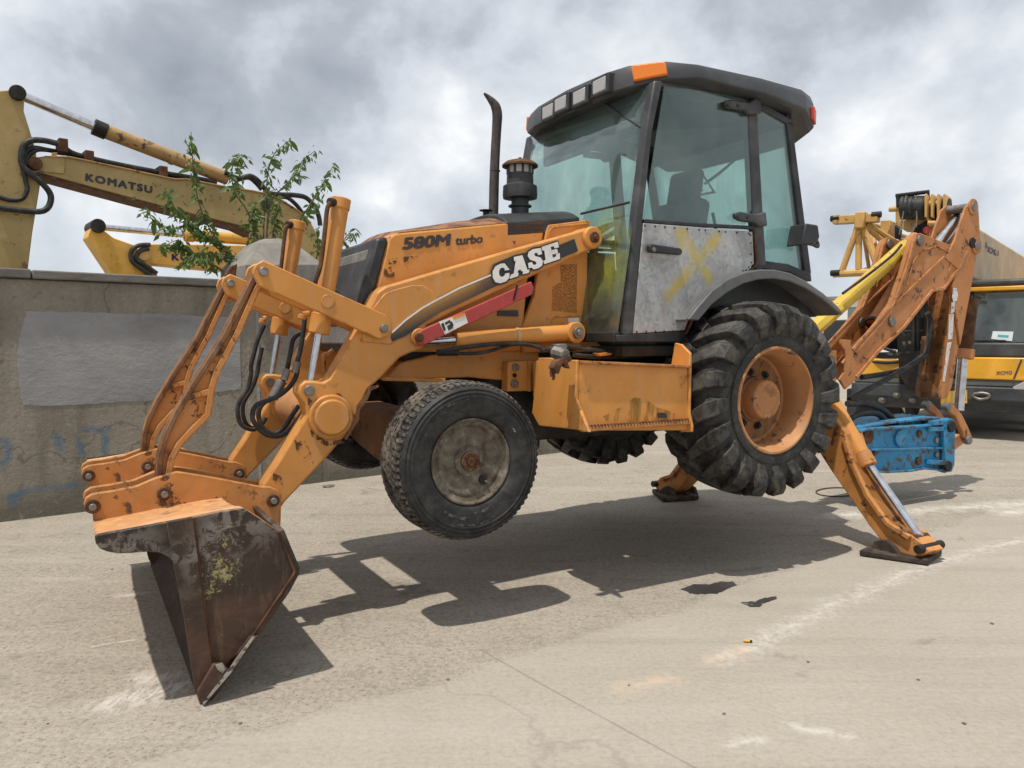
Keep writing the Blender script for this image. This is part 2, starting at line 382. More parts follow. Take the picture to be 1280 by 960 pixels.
def glass(name, tint, dust=0.08, film=(0.35, 0.42, 0.4), spot=None):
    m = bpy.data.materials.new(name); m.use_nodes = True
    nt = m.node_tree; nt.nodes.clear()
    oc = nd(nt, 'ShaderNodeTexCoord').outputs['Object']
    tr = nd(nt, 'ShaderNodeBsdfTransparent', {'Color': c4(tint)})
    gl = nd(nt, 'ShaderNodeBsdfGlossy', {'Color': (1, 1, 1, 1), 'Roughness': 0.02})
    lw = nd(nt, 'ShaderNodeLayerWeight', {'Blend': 0.5}).outputs['Facing']
    fr = mth(nt, 'ADD', mth(nt, 'MULTIPLY', mth(nt, 'POWER', lw, 3.0), 0.85), 0.06)
    mx = nd(nt, 'ShaderNodeMixShader', {0: fr, 1: tr.outputs[0], 2: gl.outputs[0]})
    df = nd(nt, 'ShaderNodeBsdfDiffuse', {'Color': c4(film)})
    dn = noise(nt, vscale(nt, oc, (1.5, 1.5, 0.8)), 2.2, 9, 0.6, 0.7)
    mx2 = nd(nt, 'ShaderNodeMixShader', {0: mth(nt, 'MULTIPLY', ramp(nt, dn, [(0.3, 0.15), (0.7, 1.0)]), dust), 1: mx.outputs[0], 2: df.outputs[0]})
    res = mx2.outputs[0]
    if spot:
        d = nd(nt, 'ShaderNodeVectorMath', {0: oc, 1: spot}, operation='DISTANCE').outputs['Value']
        k = mth(nt, 'SUBTRACT', 1.0, mth(nt, 'DIVIDE', d, 0.36), True)
        k = mth(nt, 'MULTIPLY', k, ramp(nt, noise(nt, oc, 5, 7, 0.6, 0.5), [(0.36, 0.1), (0.6, 1.0)]))
        yl = nd(nt, 'ShaderNodeBsdfDiffuse', {'Color': (0.36, 0.36, 0.03, 1)})
        res = nd(nt, 'ShaderNodeMixShader', {0: mth(nt, 'MULTIPLY', k, 0.55), 1: res, 2: yl.outputs[0]}).outputs[0]
    nd(nt, 'ShaderNodeOutputMaterial', {0: res})
    return m
M['glass'] = glass('tinted_cab_glass', (0.80, 0.925, 0.895), 0.26, (0.24, 0.31, 0.295))  # cab glass and windscreen: diffuse dust film also imitates hazy reflections
M['windshield'] = glass('tinted_windscreen', (0.80, 0.925, 0.895), 0.22, (0.24, 0.31, 0.295), spot=(2.46, -0.56, 2.02))
M['truck_glass'] = glass('truck_glass', (0.42, 0.46, 0.47), 0.22)

m, nt, b = newmat('chrome_rod'); M['chrome'] = m
oc = nd(nt, 'ShaderNodeTexCoord').outputs['Object']
setp(nt, b, 'Base Color', ramp(nt, noise(nt, oc, 14, 6), [(0.4, (0.5, 0.5, 0.52)), (0.7, (0.72, 0.72, 0.75))]))
setp(nt, b, 'Metallic', 1.0); setp(nt, b, 'Roughness', 0.22)

def emboss(name, col, rough=0.25, trans=0.0):
    m, nt, b = newmat(name); setp(nt, b, 'Base Color', col); setp(nt, b, 'Roughness', rough)
    oc = nd(nt, 'ShaderNodeTexCoord').outputs['Object']
    v = nd(nt, 'ShaderNodeTexWave', {'Vector': oc, 'Scale': 40, 'Distortion': 0.5})
    bump(nt, b, v.outputs['Fac'], 0.3, 0.004)
    return m
M['amber'] = emboss('amber_lens', (0.75, 0.20, 0.02))
M['redlens'] = emboss('red_lens', (0.55, 0.05, 0.03))
M['lamp'] = emboss('lamp_lens', (0.40, 0.39, 0.385), 0.15)

def rubber(name, mud, amt):
    m, nt, b = newmat(name)
    oc = nd(nt, 'ShaderNodeTexCoord').outputs['Object']
    n = noise(nt, oc, 8.0, 12, 0.72, 0.8); n2 = noise(nt, oc, 34, 6, 0.65)
    col = ramp(nt, n, [(0.32, (0.010, 0.010, 0.011)), (0.5, (0.019, 0.019, 0.019)), (0.66, (0.042, 0.040, 0.037))])
    ge = nd(nt, 'ShaderNodeNewGeometry')
    col = mixc(nt, mth(nt, 'MULTIPLY', ramp(nt, mth(nt, 'ADD', mth(nt, 'MULTIPLY', n, 0.6), mth(nt, 'MULTIPLY', n2, 0.4)), [(0.44, 0.0), (0.62, 1.0)]), amt), col, mud)
    setp(nt, b, 'Base Color', col); setp(nt, b, 'Roughness', 0.62); setp(nt, b, 'Specular IOR Level', 0.35)
    bump(nt, b, n2, 0.25, 0.004)
    return m
M['tyre'] = rubber('tyre_rubber', (0.085, 0.078, 0.068), 0.28)
M['lug'] = rubber('worn_lug_rubber', (0.125, 0.112, 0.092), 0.6)
M['tread'] = rubber('dusty_tread_rubber', (0.21, 0.18, 0.14), 0.95)
M['tyre_lug'] = rubber('lugged_tyre_rubber', (0.085, 0.075, 0.06), 0.40)

# brown bucket side with lichen and scraped grey patches
m, nt, b = newmat('rusted_bucket_steel'); M['bucket'] = m
oc = nd(nt, 'ShaderNodeTexCoord').outputs['Object']
col = ramp(nt, noise(nt, oc, 3.2, 10, 0.66, 0.6), [(0.3, (0.016, 0.009, 0.006)), (0.5, (0.036, 0.019, 0.012)), (0.7, (0.085, 0.038, 0.02))])
gr = noise(nt, vscale(nt, oc, (1, 1, 1), (4, 1, 2)), 13, 12, 0.75, 0.4)
sx = nd(nt, 'ShaderNodeSeparateXYZ', {0: oc})
patch = mth(nt, 'MULTIPLY', ramp(nt, noise(nt, oc, 2.4, 5, 0.5, 0.5), [(0.40, 0.0), (0.52, 1.0)]), ramp(nt, mth(nt, 'SUBTRACT', sx.outputs[2], mth(nt, 'MULTIPLY', sx.outputs[0], 0.5)), [(0.45, 0.0), (0.62, 1.0)]))
gm = mth(nt, 'MULTIPLY', ramp(nt, gr, [(0.46, 0.0), (0.52, 1.0)]), patch)
col = mixc(nt, mth(nt, 'MULTIPLY', gm, 0.85), col, (0.20, 0.175, 0.15))
# lichen blotch along a slanting band of the side
uu = mth(nt, 'ADD', sx.outputs[0], mth(nt, 'MULTIPLY', sx.outputs[2], -0.28))
band = mth(nt, 'SUBTRACT', 1.0, mth(nt, 'MULTIPLY', mth(nt, 'ABSOLUTE', mth(nt, 'ADD', uu, 0.10)), 6.0), True)
zb = mth(nt, 'SUBTRACT', 1.0, mth(nt, 'MULTIPLY', mth(nt, 'ABSOLUTE', mth(nt, 'SUBTRACT', sx.outputs[2], 0.56)), 4.2), True)
lm = mth(nt, 'MULTIPLY', ramp(nt, mth(nt, 'ADD', noise(nt, oc, 21, 12, 0.8), mth(nt, 'MULTIPLY', mth(nt, 'MULTIPLY', band, zb), 0.17)), [(0.645, 0.0), (0.68, 1.0)]), 0.8)
col = mixc(nt, lm, col, mixc(nt, noise(nt, oc, 6), (0.34, 0.27, 0.06), (0.42, 0.38, 0.20)))
tl = noise(nt, vscale(nt, oc, (6, 1, 1.2)), 5, 8, 0.65, 0.3)
col = mixc(nt, mth(nt, 'MULTIPLY', ramp(nt, tl, [(0.54, 0.0), (0.70, 1.0)]), 0.45), col, (0.15, 0.085, 0.05))
setp(nt, b, 'Base Color', col); setp(nt, b, 'Roughness', 0.62)
bump(nt, b, mth(nt, 'ADD', noise(nt, oc, 28, 8, 0.7), mth(nt, 'MULTIPLY', noise(nt, oc, 3.5, 3, 0.5), 3.0)), 0.5, 0.008)

# galvanised door sheet
m, nt, b = newmat('galvanised_sheet'); M['galv'] = m
oc = nd(nt, 'ShaderNodeTexCoord').outputs['Object']
vo = nd(nt, 'ShaderNodeTexVoronoi', {'Vector': oc, 'Scale': 42.0})
col = mixc(nt, 0.35, ramp(nt, noise(nt, oc, 4, 9, 0.65), [(0.3, (0.22, 0.24, 0.25)), (0.6, (0.36, 0.38, 0.39)), (0.75, (0.46, 0.47, 0.47))]), vo.outputs['Color'], 'SOFT_LIGHT')
hs = nd(nt, 'ShaderNodeHueSaturation', {'Color': col, 'Saturation': 0.25})
setp(nt, b, 'Base Color', hs.outputs[0]); setp(nt, b, 'Roughness', 0.55); setp(nt, b, 'Metallic', 0.15)

def overlay(name, cols, lo, hi, scale=10, stretch=(1, 1, 1), rough=0.7):
    """paint or print that is worn through: transparent where the noise says so"""
    m, nt, b = newmat(name)
    oc = nd(nt, 'ShaderNodeTexCoord').outputs['Object']
    n = noise(nt, vscale(nt, oc, stretch), scale, 10, 0.68, 0.4)
    setp(nt, b, 'Base Color', ramp(nt, noise(nt, oc, scale * 0.7, 6), [(0.35, cols[0]), (0.65, cols[1])]))
    setp(nt, b, 'Roughness', rough)
    setp(nt, b, 'Alpha', ramp(nt, n, [(lo, 0.0), (hi, 1.0)]))
    return m
M['spray_yellow'] = overlay('sprayed_yellow_paint', [(0.45, 0.36, 0.04), (0.55, 0.42, 0.05)], 0.30, 0.66, 7)
M['spray_blue'] = overlay('sprayed_blue_paint', [(0.06, 0.17, 0.28), (0.10, 0.24, 0.36)], 0.36, 0.72, 6)
M['chalk'] = overlay('worn_white_line', [(0.52, 0.49, 0.44), (0.66, 0.63, 0.58)], 0.43, 0.64, 7)
M['chalk_pink'] = overlay('worn_pink_mark', [(0.50, 0.36, 0.26), (0.58, 0.46, 0.36)], 0.46, 0.66, 4.5)
M['fine_print'] = overlay('worn_brown_print', [(0.36, 0.15, 0.042), (0.42, 0.18, 0.045)], 0.46, 0.58, 70, (1, 1, 2.2))
M['white_worn'] = overlay('worn_white_decal', [(0.55, 0.52, 0.5), (0.72, 0.7, 0.7)], 0.36, 0.44, 14)
M['lichen'] = overlay('yellowish_grime', [(0.26, 0.16, 0.02), (0.36, 0.20, 0.04)], 0.46, 0.85, 9, (1.6, 1, 0.45))
M['steel_worn'] = overlay('scraped_bright_steel', [(0.22, 0.19, 0.16), (0.42, 0.38, 0.34)], 0.42, 0.52, 22)
M['tyre_scuff'] = overlay('chalky_tyre_scuff', [(0.10, 0.095, 0.09), (0.2, 0.19, 0.175)], 0.50, 0.62, 24)
M['oil'] = overlay('oil_stain_film', [(0.018, 0.014, 0.012), (0.04, 0.032, 0.028)], 0.30, 0.44, 9, rough=0.35)

# ground: worn concrete yard
m, nt, b = newmat('yard_concrete'); M['ground'] = m
oc = nd(nt, 'ShaderNodeTexCoord').outputs['Object']
big = noise(nt, oc, 0.16, 5, 0.6, 0.5); mid = noise(nt, oc, 1.1, 7, 0.66, 0.5); fine = noise(nt, oc, 38, 5, 0.75)
col = ramp(nt, mth(nt, 'ADD', mth(nt, 'MULTIPLY', big, 0.5), mth(nt, 'MULTIPLY', mid, 0.5)), [(0.34, (0.235, 0.20, 0.158)), (0.5, (0.315, 0.275, 0.222)), (0.66, (0.39, 0.35, 0.29))])
col = mixc(nt, 0.5, col, ramp(nt, fine, [(0.30, (0.12, 0.105, 0.085)), (0.46, (0.33, 0.29, 0.235)), (0.68, (0.50, 0.455, 0.38))]))
pit = noise(nt, oc, 62, 3, 0.6)
gx = nd(nt, 'ShaderNodeSeparateXYZ', {0: oc})
ga, gb = gnd(330, 912), gnd(1060, 690)
gn = Vector((gb.y - ga.y, -(gb.x - ga.x))).normalized()
sd = mth(nt, 'ADD', mth(nt, 'ADD', mth(nt, 'MULTIPLY', gx.outputs[0], gn.x), mth(nt, 'MULTIPLY', gx.outputs[1], gn.y)), -(ga.x * gn.x + ga.y * gn.y))
sd = mth(nt, 'ADD', sd, mth(nt, 'MULTIPLY', mth(nt, 'SUBTRACT', noise(nt, oc, 0.9, 6), 0.5), 0.5))
pour = ramp(nt, sd, [(0.0, 0.0), (0.06, 1.0)])
rgh = mth(nt, 'SUBTRACT', 1.0, mth(nt, 'MULTIPLY', pour, 0.75))
col = mixc(nt, mth(nt, 'MULTIPLY', mth(nt, 'MULTIPLY', ramp(nt, pit, [(0.60, 0.0), (0.66, 1.0)]), 0.7), rgh), col, (0.085, 0.072, 0.06))
agg = noise(nt, oc, 24, 5, 0.7)
col = mixc(nt, mth(nt, 'MULTIPLY', mth(nt, 'MULTIPLY', ramp(nt, agg, [(0.55, 0.0), (0.65, 1.0)]), 0.5), rgh), col, (0.135, 0.118, 0.096))
col = mixc(nt, mth(nt, 'MULTIPLY', pour, 0.45), col, (0.40, 0.365, 0.31))
mot = noise(nt, vscale(nt, oc, (1, 1, 1), (9, 3, 0)), 5.5, 6, 0.72, 0.5)
col = mixc(nt, mth(nt, 'MULTIPLY', mth(nt, 'MULTIPLY', ramp(nt, mot, [(0.53, 0.0), (0.66, 1.0)]), 0.42), rgh), col, (0.18, 0.158, 0.13))
# sweeping pale dust streaks and darker wheel tracks along the yard
vr = nd(nt, 'ShaderNodeMapping', {'Vector': oc, 'Rotation': (0, 0, R(-27)), 'Scale': (0.22, 1.9, 1)}).outputs[0]
col = mixc(nt, mth(nt, 'MULTIPLY', ramp(nt, noise(nt, vr, 1.5, 6, 0.66, 0.3), [(0.50, 0.0), (0.72, 1.0)]), 0.32), col, (0.47, 0.435, 0.375))
vr2 = nd(nt, 'ShaderNodeMapping', {'Vector': oc, 'Rotation': (0, 0, R(-14)), 'Scale': (0.10, 2.6, 1), 'Location': (3, 7, 0)}).outputs[0]
col = mixc(nt, mth(nt, 'MULTIPLY', ramp(nt, noise(nt, vr2, 1.6, 5, 0.6, 0.2), [(0.54, 0.0), (0.72, 1.0)]), 0.22), col, (0.17, 0.15, 0.125))
drip = noise(nt, vscale(nt, oc, (1, 1, 1), (31, 8, 0)), 1.7, 7, 0.62, 0.8)
col = mixc(nt, mth(nt, 'MULTIPLY', ramp(nt, drip, [(0.66, 0.0), (0.74, 1.0)]), 0.45), col, (0.10, 0.088, 0.075))
vc = nd(nt, 'ShaderNodeTexVoronoi', {'Vector': nd(nt, 'ShaderNodeVectorMath', {0: oc, 1: nd(nt, 'ShaderNodeTexNoise', {'Vector': oc, 'Scale': 1.4, 'Detail': 6}).outputs['Color']}, operation='ADD').outputs[0], 'Scale': 0.22}, feature='DISTANCE_TO_EDGE')
crk = mth(nt, 'MULTIPLY', ramp(nt, vc.outputs['Distance'], [(0.001, 1.0), (0.003, 0.0)]), 0.22)
col = mixc(nt, crk, col, (0.11, 0.095, 0.078))
col = nd(nt, 'ShaderNodeHueSaturation', {'Color': col, 'Saturation': 0.96}).outputs[0]
setp(nt, b, 'Base Color', col); setp(nt, b, 'Roughness', 0.9); setp(nt, b, 'Specular IOR Level', 0.2)
bump(nt, b, mth(nt, 'ADD', mth(nt, 'MULTIPLY', fine, 0.6), mth(nt, 'ADD', mth(nt, 'MULTIPLY', pit, -0.3), mth(nt, 'MULTIPLY', mid, 0.8))), 0.55, 0.012)

# wall render: brown-grey weathered cement
m, nt, b = newmat('weathered_wall_cement'); M['wall'] = m
oc = nd(nt, 'ShaderNodeTexCoord').outputs['Object']
big = noise(nt, oc, 0.9, 10, 0.62, 0.7); fine = noise(nt, oc, 24, 9, 0.72)
col = ramp(nt, big, [(0.3, (0.235, 0.205, 0.162)), (0.5, (0.345, 0.308, 0.248)), (0.7, (0.44, 0.40, 0.33))])
col = mixc(nt, 0.35, col, ramp(nt, fine, [(0.3, (0.11, 0.095, 0.075)), (0.5, (0.23, 0.205, 0.17)), (0.7, (0.33, 0.3, 0.25))]))
sz = nd(nt, 'ShaderNodeSeparateXYZ', {0: oc})
strk = noise(nt, vscale(nt, oc, (3.2, 1, 0.35)), 1.6, 8, 0.62)
col = mixc(nt, mth(nt, 'MULTIPLY', ramp(nt, strk, [(0.5, 0.0), (0.7, 1.0)]), 0.36), col, (0.10, 0.09, 0.075))
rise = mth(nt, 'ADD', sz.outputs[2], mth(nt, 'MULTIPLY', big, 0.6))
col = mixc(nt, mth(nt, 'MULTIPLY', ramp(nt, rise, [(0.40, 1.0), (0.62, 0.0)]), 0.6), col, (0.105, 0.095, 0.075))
wcv = nd(nt, 'ShaderNodeTexVoronoi', {'Vector': nd(nt, 'ShaderNodeVectorMath', {0: oc, 1: nd(nt, 'ShaderNodeTexNoise', {'Vector': oc, 'Scale': 2.2, 'Detail': 7}).outputs['Color']}, operation='ADD').outputs[0], 'Scale': 0.75}, feature='DISTANCE_TO_EDGE')
col = mixc(nt, mth(nt, 'MULTIPLY', ramp(nt, wcv.outputs['Distance'], [(0.003, 1.0), (0.009, 0.0)]), 0.45), col, (0.07, 0.06, 0.05))
chp = noise(nt, oc, 11, 10, 0.7, 0.5)
col = mixc(nt, mth(nt, 'MULTIPLY', ramp(nt, chp, [(0.60, 0.0), (0.64, 1.0)]), 0.4), col, (0.42, 0.39, 0.34))
col = mixc(nt, mth(nt, 'MULTIPLY', ramp(nt, chp, [(0.36, 1.0), (0.40, 0.0)]), 0.45), col, (0.12, 0.105, 0.085))
setp(nt, b, 'Base Color', col); setp(nt, b, 'Roughness', 0.92); setp(nt, b, 'Specular IOR Level', 0.2)
bump(nt, b, mth(nt, 'ADD', fine, noise(nt, oc, 5, 8, 0.6)), 0.9, 0.03)
M['patch'] = rough_mat('grey_cement_patch', [(0.20, 0.195, 0.188), (0.275, 0.27, 0.268), (0.32, 0.317, 0.315), (0.37, 0.36, 0.35)], 1.7, 0.9, bstr=0.85, bd=0.025, stretch=(0.8, 1, 1.15), detail=14)
M['coping'] = rough_mat('coping_cement', [(0.10, 0.092, 0.082), (0.17, 0.16, 0.145), (0.23, 0.215, 0.19)], 4, 0.9, bstr=0.5, stretch=(1, 1, 2))

def leafmat(name, a, c):
    m, nt, b = newmat(name)
    oi = nd(nt, 'ShaderNodeObjectInfo').outputs['Random']
    ri = nd(nt, 'ShaderNodeNewGeometry').outputs['Random Per Island']
    setp(nt, b, 'Base Color', mixc(nt, mth(nt, 'FRACT', mth(nt, 'ADD', oi, ri)), a, c)); setp(nt, b, 'Roughness', 0.5)
    tl = nd(nt, 'ShaderNodeBsdfTranslucent', {'Color': (0.16, 0.26, 0.05, 1)})
    mx = nd(nt, 'ShaderNodeMixShader', {0: 0.3, 1: b.outputs[0], 2: tl.outputs[0]})
    out = [n for n in nt.nodes if n.type == 'OUTPUT_MATERIAL'][0]
    nt.links.new(mx.outputs[0], out.inputs[0])
    return m
M['leaf'] = leafmat('leaf_green', (0.055, 0.105, 0.025), (0.12, 0.18, 0.055))

# ------------------------------------------------------------------ ground
mb = MB()
mb.grid([[(x, y, 0) for x in (-600, -60, -12, 0, 12, 60, 600)] for y in (-300, -20, 0, 8, 16, 60, 900)])
ground = tag(mb.build('ground', M['ground'], smooth=0), kind='structure')

# ------------------------------------------------------------------ wall
c0 = gnd(0, 653); c1 = gnd(690, 567)
WF = Frame((c0.x, c0.y), math.degrees(math.atan2(c1.y - c0.y, c1.x - c0.x)))
wall = empty('concrete_wall', (c0.x, c0.y, 0), WF.deg)
tag(wall, 'weathered grey-brown cement yard wall with smoother grey patch and faded blue graffiti', 'wall')
WT = WF.P(120, 340, 0)[1] - 0.01
jx = WF.P(323, 500, 0)[0]
MB().box(-7, jx - 0.012, 0, 0.3, -0.05, WT - 0.075).build('wall_panel', M['wall'], wall, 0.012)
MB().box(jx + 0.012, 6.6, 0, 0.3, -0.05, WT - 0.075).build('wall_panel', M['wall'], wall, 0.012)
MB().box(jx - 0.013, jx + 0.013, -0.008, 0.28, -0.05, WT - 0.08).build('joint_strip', M['patch'], wall)
px0 = WF.P(308, 360, 0)[0]; px1 = WF.P(399, 360, 0)[0]
cs = [-7, -3.9, -1.45, 0.28, px0 - 0.003, px1 + 0.003, 4.2, 6.64]
for a, c in zip(cs, cs[1:]):
    if abs(a - (px0 - 0.003)) < 1e-6: continue
    MB().box(a + 0.004, c - 0.004, -0.045, 0.34, WT - 0.072, WT + rnd.uniform(-0.006, 0.006)).build('coping', M['coping'], wall, 0.012)
def jag_(pts, n=7):
    o = []
    for i, p in enumerate(pts):
        q = pts[(i + 1) % len(pts)]
        for k in range(n):
            t = k / n; o.append((p[0] + (q[0] - p[0]) * t + rnd.uniform(-0.007, 0.007), p[1] + (q[1] - p[1]) * t + rnd.uniform(-0.006, 0.006)))
    return o
# rough cement patch, a few millimetres proud
C2c = crop(0, 320, 2.825)
pp = WF.PP(C2c((95, 195), (200, 196), (330, 200), (470, 204), (565, 204), (700, 212), (850, 216)), 0)
pb = WF.PP(C2c((850, 470), (700, 490), (565, 508), (440, 515), (330, 524), (200, 530), (80, 528), (72, 470), (62, 385), (66, 300), (80, 240)), 0)
MB().prism(jag_(pp + pb), -0.003, 0.05).build('cement_patch', M['patch'], wall, 0.002)
# pier with its sloping cap
pw = px1 - px0; pz0 = WT - 0.06
MB().box(px0, px1, -0.004, 0.62, -0.05, pz0).build('pier', M['wall'], wall, 0.004)
mbp = MB()
pA, pB = pz0 + 0.003, 0
def wz(px, py, y=0.0): return WF.P(px, py, y)
lo0, lo1 = wz(294, 331), wz(397, 331)
t0, t1, t2, t3 = wz(322, 304, 0.15), wz(331, 298.5, 0.2), wz(349, 298, 0.2), wz(368, 305, 0.15)
base = [(px0 - 0.03, -0.06, pA), (px1 + 0.03, -0.06, pA), (px1 + 0.03, 0.66, pA), (px0 - 0.03, 0.66, pA)]
b2 = [(px0 - 0.03, -0.06, lo0[1]), (px1 + 0.03, -0.06, lo1[1]), (px1 + 0.03, 0.66, lo1[1]), (px0 - 0.03, 0.66, lo0[1])]
m1 = [(t0[0], 0.12, t0[1]), (t3[0], 0.12, t3[1]), (t3[0], 0.5, t3[1]), (t0[0], 0.5, t0[1])]
tp = [(t1[0], 0.2, t1[1]), (t2[0], 0.2, t2[1]), (t2[0], 0.4, t2[1]), (t1[0], 0.4, t1[1])]
mbp.loft([base, b2, m1, tp]).build('pier_cap', M['concrete_cap'], wall, 0.006, 12)
# blue sprayed strokes: part of the wall's own surface colour
def seg_mask(nt, X, Z, a, b, wd, soft):
    dx, dz = b[0] - a[0], b[1] - a[1]; L2 = dx * dx + dz * dz
    px_ = mth(nt, 'SUBTRACT', X, a[0]); pz_ = mth(nt, 'SUBTRACT', Z, a[1])
    t = mth(nt, 'DIVIDE', mth(nt, 'ADD', mth(nt, 'MULTIPLY', px_, dx), mth(nt, 'MULTIPLY', pz_, dz)), L2, True)
    ex = mth(nt, 'SUBTRACT', px_, mth(nt, 'MULTIPLY', t, dx)); ez = mth(nt, 'SUBTRACT', pz_, mth(nt, 'MULTIPLY', t, dz))
    d = mth(nt, 'SQRT', mth(nt, 'ADD', mth(nt, 'MULTIPLY', ex, ex), mth(nt, 'MULTIPLY', ez, ez)))
    return mth(nt, 'DIVIDE', mth(nt, 'SUBTRACT', wd / 2 + soft, d), 2 * soft, True)
def spray(m, segs, F, y, col, wd, soft, op, nscale=6):
    nt = m.node_tree; b = nt.nodes['Principled BSDF']; oc = nd(nt, 'ShaderNodeTexCoord').outputs['Object']
    sp = nd(nt, 'ShaderNodeSeparateXYZ', {0: oc}); wob = mth(nt, 'MULTIPLY', mth(nt, 'SUBTRACT', noise(nt, oc, 7, 5), 0.5), wd * 1.6)
    X = mth(nt, 'ADD', sp.outputs[0], wob); Z = mth(nt, 'ADD', sp.outputs[2], wob); acc = None
    for pts in segs:
        ch = F.PP(pts, y)
        for a, c in zip(ch, ch[1:]):
            k = seg_mask(nt, X, Z, a, c, wd, soft); acc = k if acc is None else mth(nt, 'MAXIMUM', acc, k)
    acc = mth(nt, 'MULTIPLY', mth(nt, 'MULTIPLY', acc, ramp(nt, noise(nt, oc, nscale, 9, 0.65), [(0.30, 0.25), (0.62, 1.0)])), op)
    lk = [l for l in nt.links if l.to_socket == b.inputs['Base Color']][0]
    src = lk.from_socket; nt.links.remove(lk)
    nt.links.new(mixc(nt, acc, src, col), b.inputs['Base Color'])
spray(M['wall'], [((-2, 552), (6, 551), (11, 562), (10, 572), (3, 579), (-3, 580)), ((69, 545), (72, 552), (76, 562)), ((97, 549), (100, 557), (104, 566)), ((102, 536), (118, 537), (136, 536)), ((130, 538), (132, 552), (133, 571)), ((13, 621), (40, 612), (92, 607)), ((16, 630), (24, 618))], WF, 0.0, (0.07, 0.17, 0.27), 0.05, 0.02, 0.75)

# ------------------------------------------------------------------ backhoe loader
TH = 29.8
rv = Vector((-math.sin(R(TH)), math.cos(R(TH))))
nl = gnd(258, 877); OB = Vector((nl.x, nl.y)) + rv * 1.12
F = Frame(OB, TH)
bh = empty('backhoe_loader', (OB.x, OB.y, 0), TH)
tag(bh, 'orange wheeled backhoe loader jacked up on its bucket and stabilizer legs in the yard', 'backhoe loader')
def V(px, py, y):
    return F.P3(px, py, y)
K1 = crop(80, 220, 3.2); K2 = crop(80, 520, 2.5275); K3 = crop(400, 80, 3.2); K4 = crop(400, 280, 3.0); K5 = crop(620, 60, 2.823)
KB = crop(90, 540, 4.571); KH = crop(480, 260, 4.267); KX = crop(640, 400, 4.923); K7 = crop(980, 220, 3.2); K8 = crop(1030, 340, 4.8); KS = crop(1040, 480, 4.0)
KA = crop(280, 330, 5.645); KT = crop(280, 460, 5.333); KW = crop(840, 360, 3.43); KR = crop(1100, 220, 5.333)
def part(name, m, parent=None, bevel=0.006, smooth=35, mb=None): return mb.build(name, m, parent or bh, bevel, smooth)
def poly(pts, y): return F.PP(pts, y)
AD = 0.90   # near set of plates to far set of plates

# ---- bucket
bk = None
YB = 1.12
side_px = KB((130, 600), (150, 588), (545, 515), (690, 488), (850, 455), (985, 437), (1120, 525), (1185, 570), (1275, 790)) + K2((728, 500), (600, 690), (440, 910), (415, 870), (380, 640), (345, 460)) + KB((575, 735), (545, 712), (500, 690), (430, 685), (330, 693), (260, 695), (200, 683), (160, 668), (135, 635))
sp = poly(side_px, -YB)
bk = part('bucket', M['bucket'], bevel=0.004, mb=MB().prism(sp, -YB, -YB + 0.028))
bk['label'] = 'rusty brown loader bucket with lichen on its side, standing on its cutting edge'
o = bpy.data.objects.new('side_plate', bk.data); COL.objects.link(o); o.parent = bk; o.location.y = 2 * YB - 0.028
backch = poly(KB((140, 598), (300, 568), (545, 515), (690, 488), (850, 455), (985, 437)), -YB)
backch += poly(KB((1060, 482), (1120, 525), (1185, 570)), -YB)
backch = [(u, w_ - 0.004) for u, w_ in backch]
bpl = MB(); bch = rib([(u, w_ + 0.005) for u, w_ in backch][::-1], 0.02)
bpl.loft([[(u, y, w_ - dz * (1 if u < 0.2 else 1.7)) for u, w_ in bch] for y, dz in ((-YB + 0.002, 0), (-1.02, 0.010), (-0.88, 0.035), (-0.68, 0.055), (-0.5, 0.058), (0.5, 0.058), (0.68, 0.055), (0.88, 0.035), (1.02, 0.010), (YB - 0.002, 0))])
part('back_plate', M['orange_back'], bk, 0, mb=bpl)
floorch = poly(KB((1183, 568), (1275, 790)) + K2((729, 495), (700, 550), (600, 690), (448, 902)), -YB)
part('floor_plate', M['bucket'], bk, 0.003, mb=MB().prism(rib(floorch[::-1], -0.022), -YB + 0.001, YB - 0.001))
cut = poly(K2((608, 690), (436, 913)), -YB)
part('cutting_edge', M['bucket'], bk, 0.003, mb=MB().prism([cut[0], (cut[0][0] + 0.004, cut[0][1]), (cut[1][0] + 0.012, 0.006), (cut[1][0] - 0.012, 0.004), (cut[0][0] - 0.03, cut[0][1])], -YB - 0.02, YB + 0.02))
sc_px = KB((540, 517), (690, 489), (738, 870)) + K2((468, 785), (432, 880), (415, 868), (380, 640), (345, 458)) + KB((572, 735))
so = part('side_cutter', M['bucket'], bk, 0.004, mb=MB().prism(poly(sc_px, -YB - 0.022), -YB - 0.022, -YB - 0.001))
o = bpy.data.objects.new('side_cutter', so.data); COL.objects.link(o); o.parent = bk; o.location.y = 2 * YB + 0.023
shoe = poly(K2((418, 868), (470, 780), (500, 778), (520, 800), (560, 735), (606, 695), (440, 912)), -YB - 0.03)
part('corner_shoe', M['bucket'], bk, 0.005, mb=MB().prism(shoe, -YB - 0.046, -YB - 0.023))
part('weld_bead', M['rusty'], bk, 0, smooth=60, mb=MB().tube([V(*p, -YB - 0.005) for p in KB((692, 492), (715, 660), (738, 868)) + K2((468, 785))], 0.007, sub=5))
part('weld_bead', M['rusty'], bk, 0, smooth=60, mb=MB().tube([V(*p, -YB - 0.005) for p in KB((1180, 572), (1272, 790)) + K2((726, 500), (600, 688), (520, 795))], 0.006, sub=1))
part('worn_lip', M['steel_worn'], bk, 0, smooth=0, mb=MB().prism(poly(K2((606, 692), (596, 694), (520, 800), (438, 908), (441, 913), (530, 808)), -YB - 0.047), -YB - 0.049, -YB - 0.046))
part('worn_patch', M['steel_worn'], bk, 0, smooth=0, mb=MB().prism(poly(K2((478, 786), (500, 780), (512, 798), (500, 812), (484, 800)), -YB - 0.047), -YB - 0.049, -YB - 0.0465))
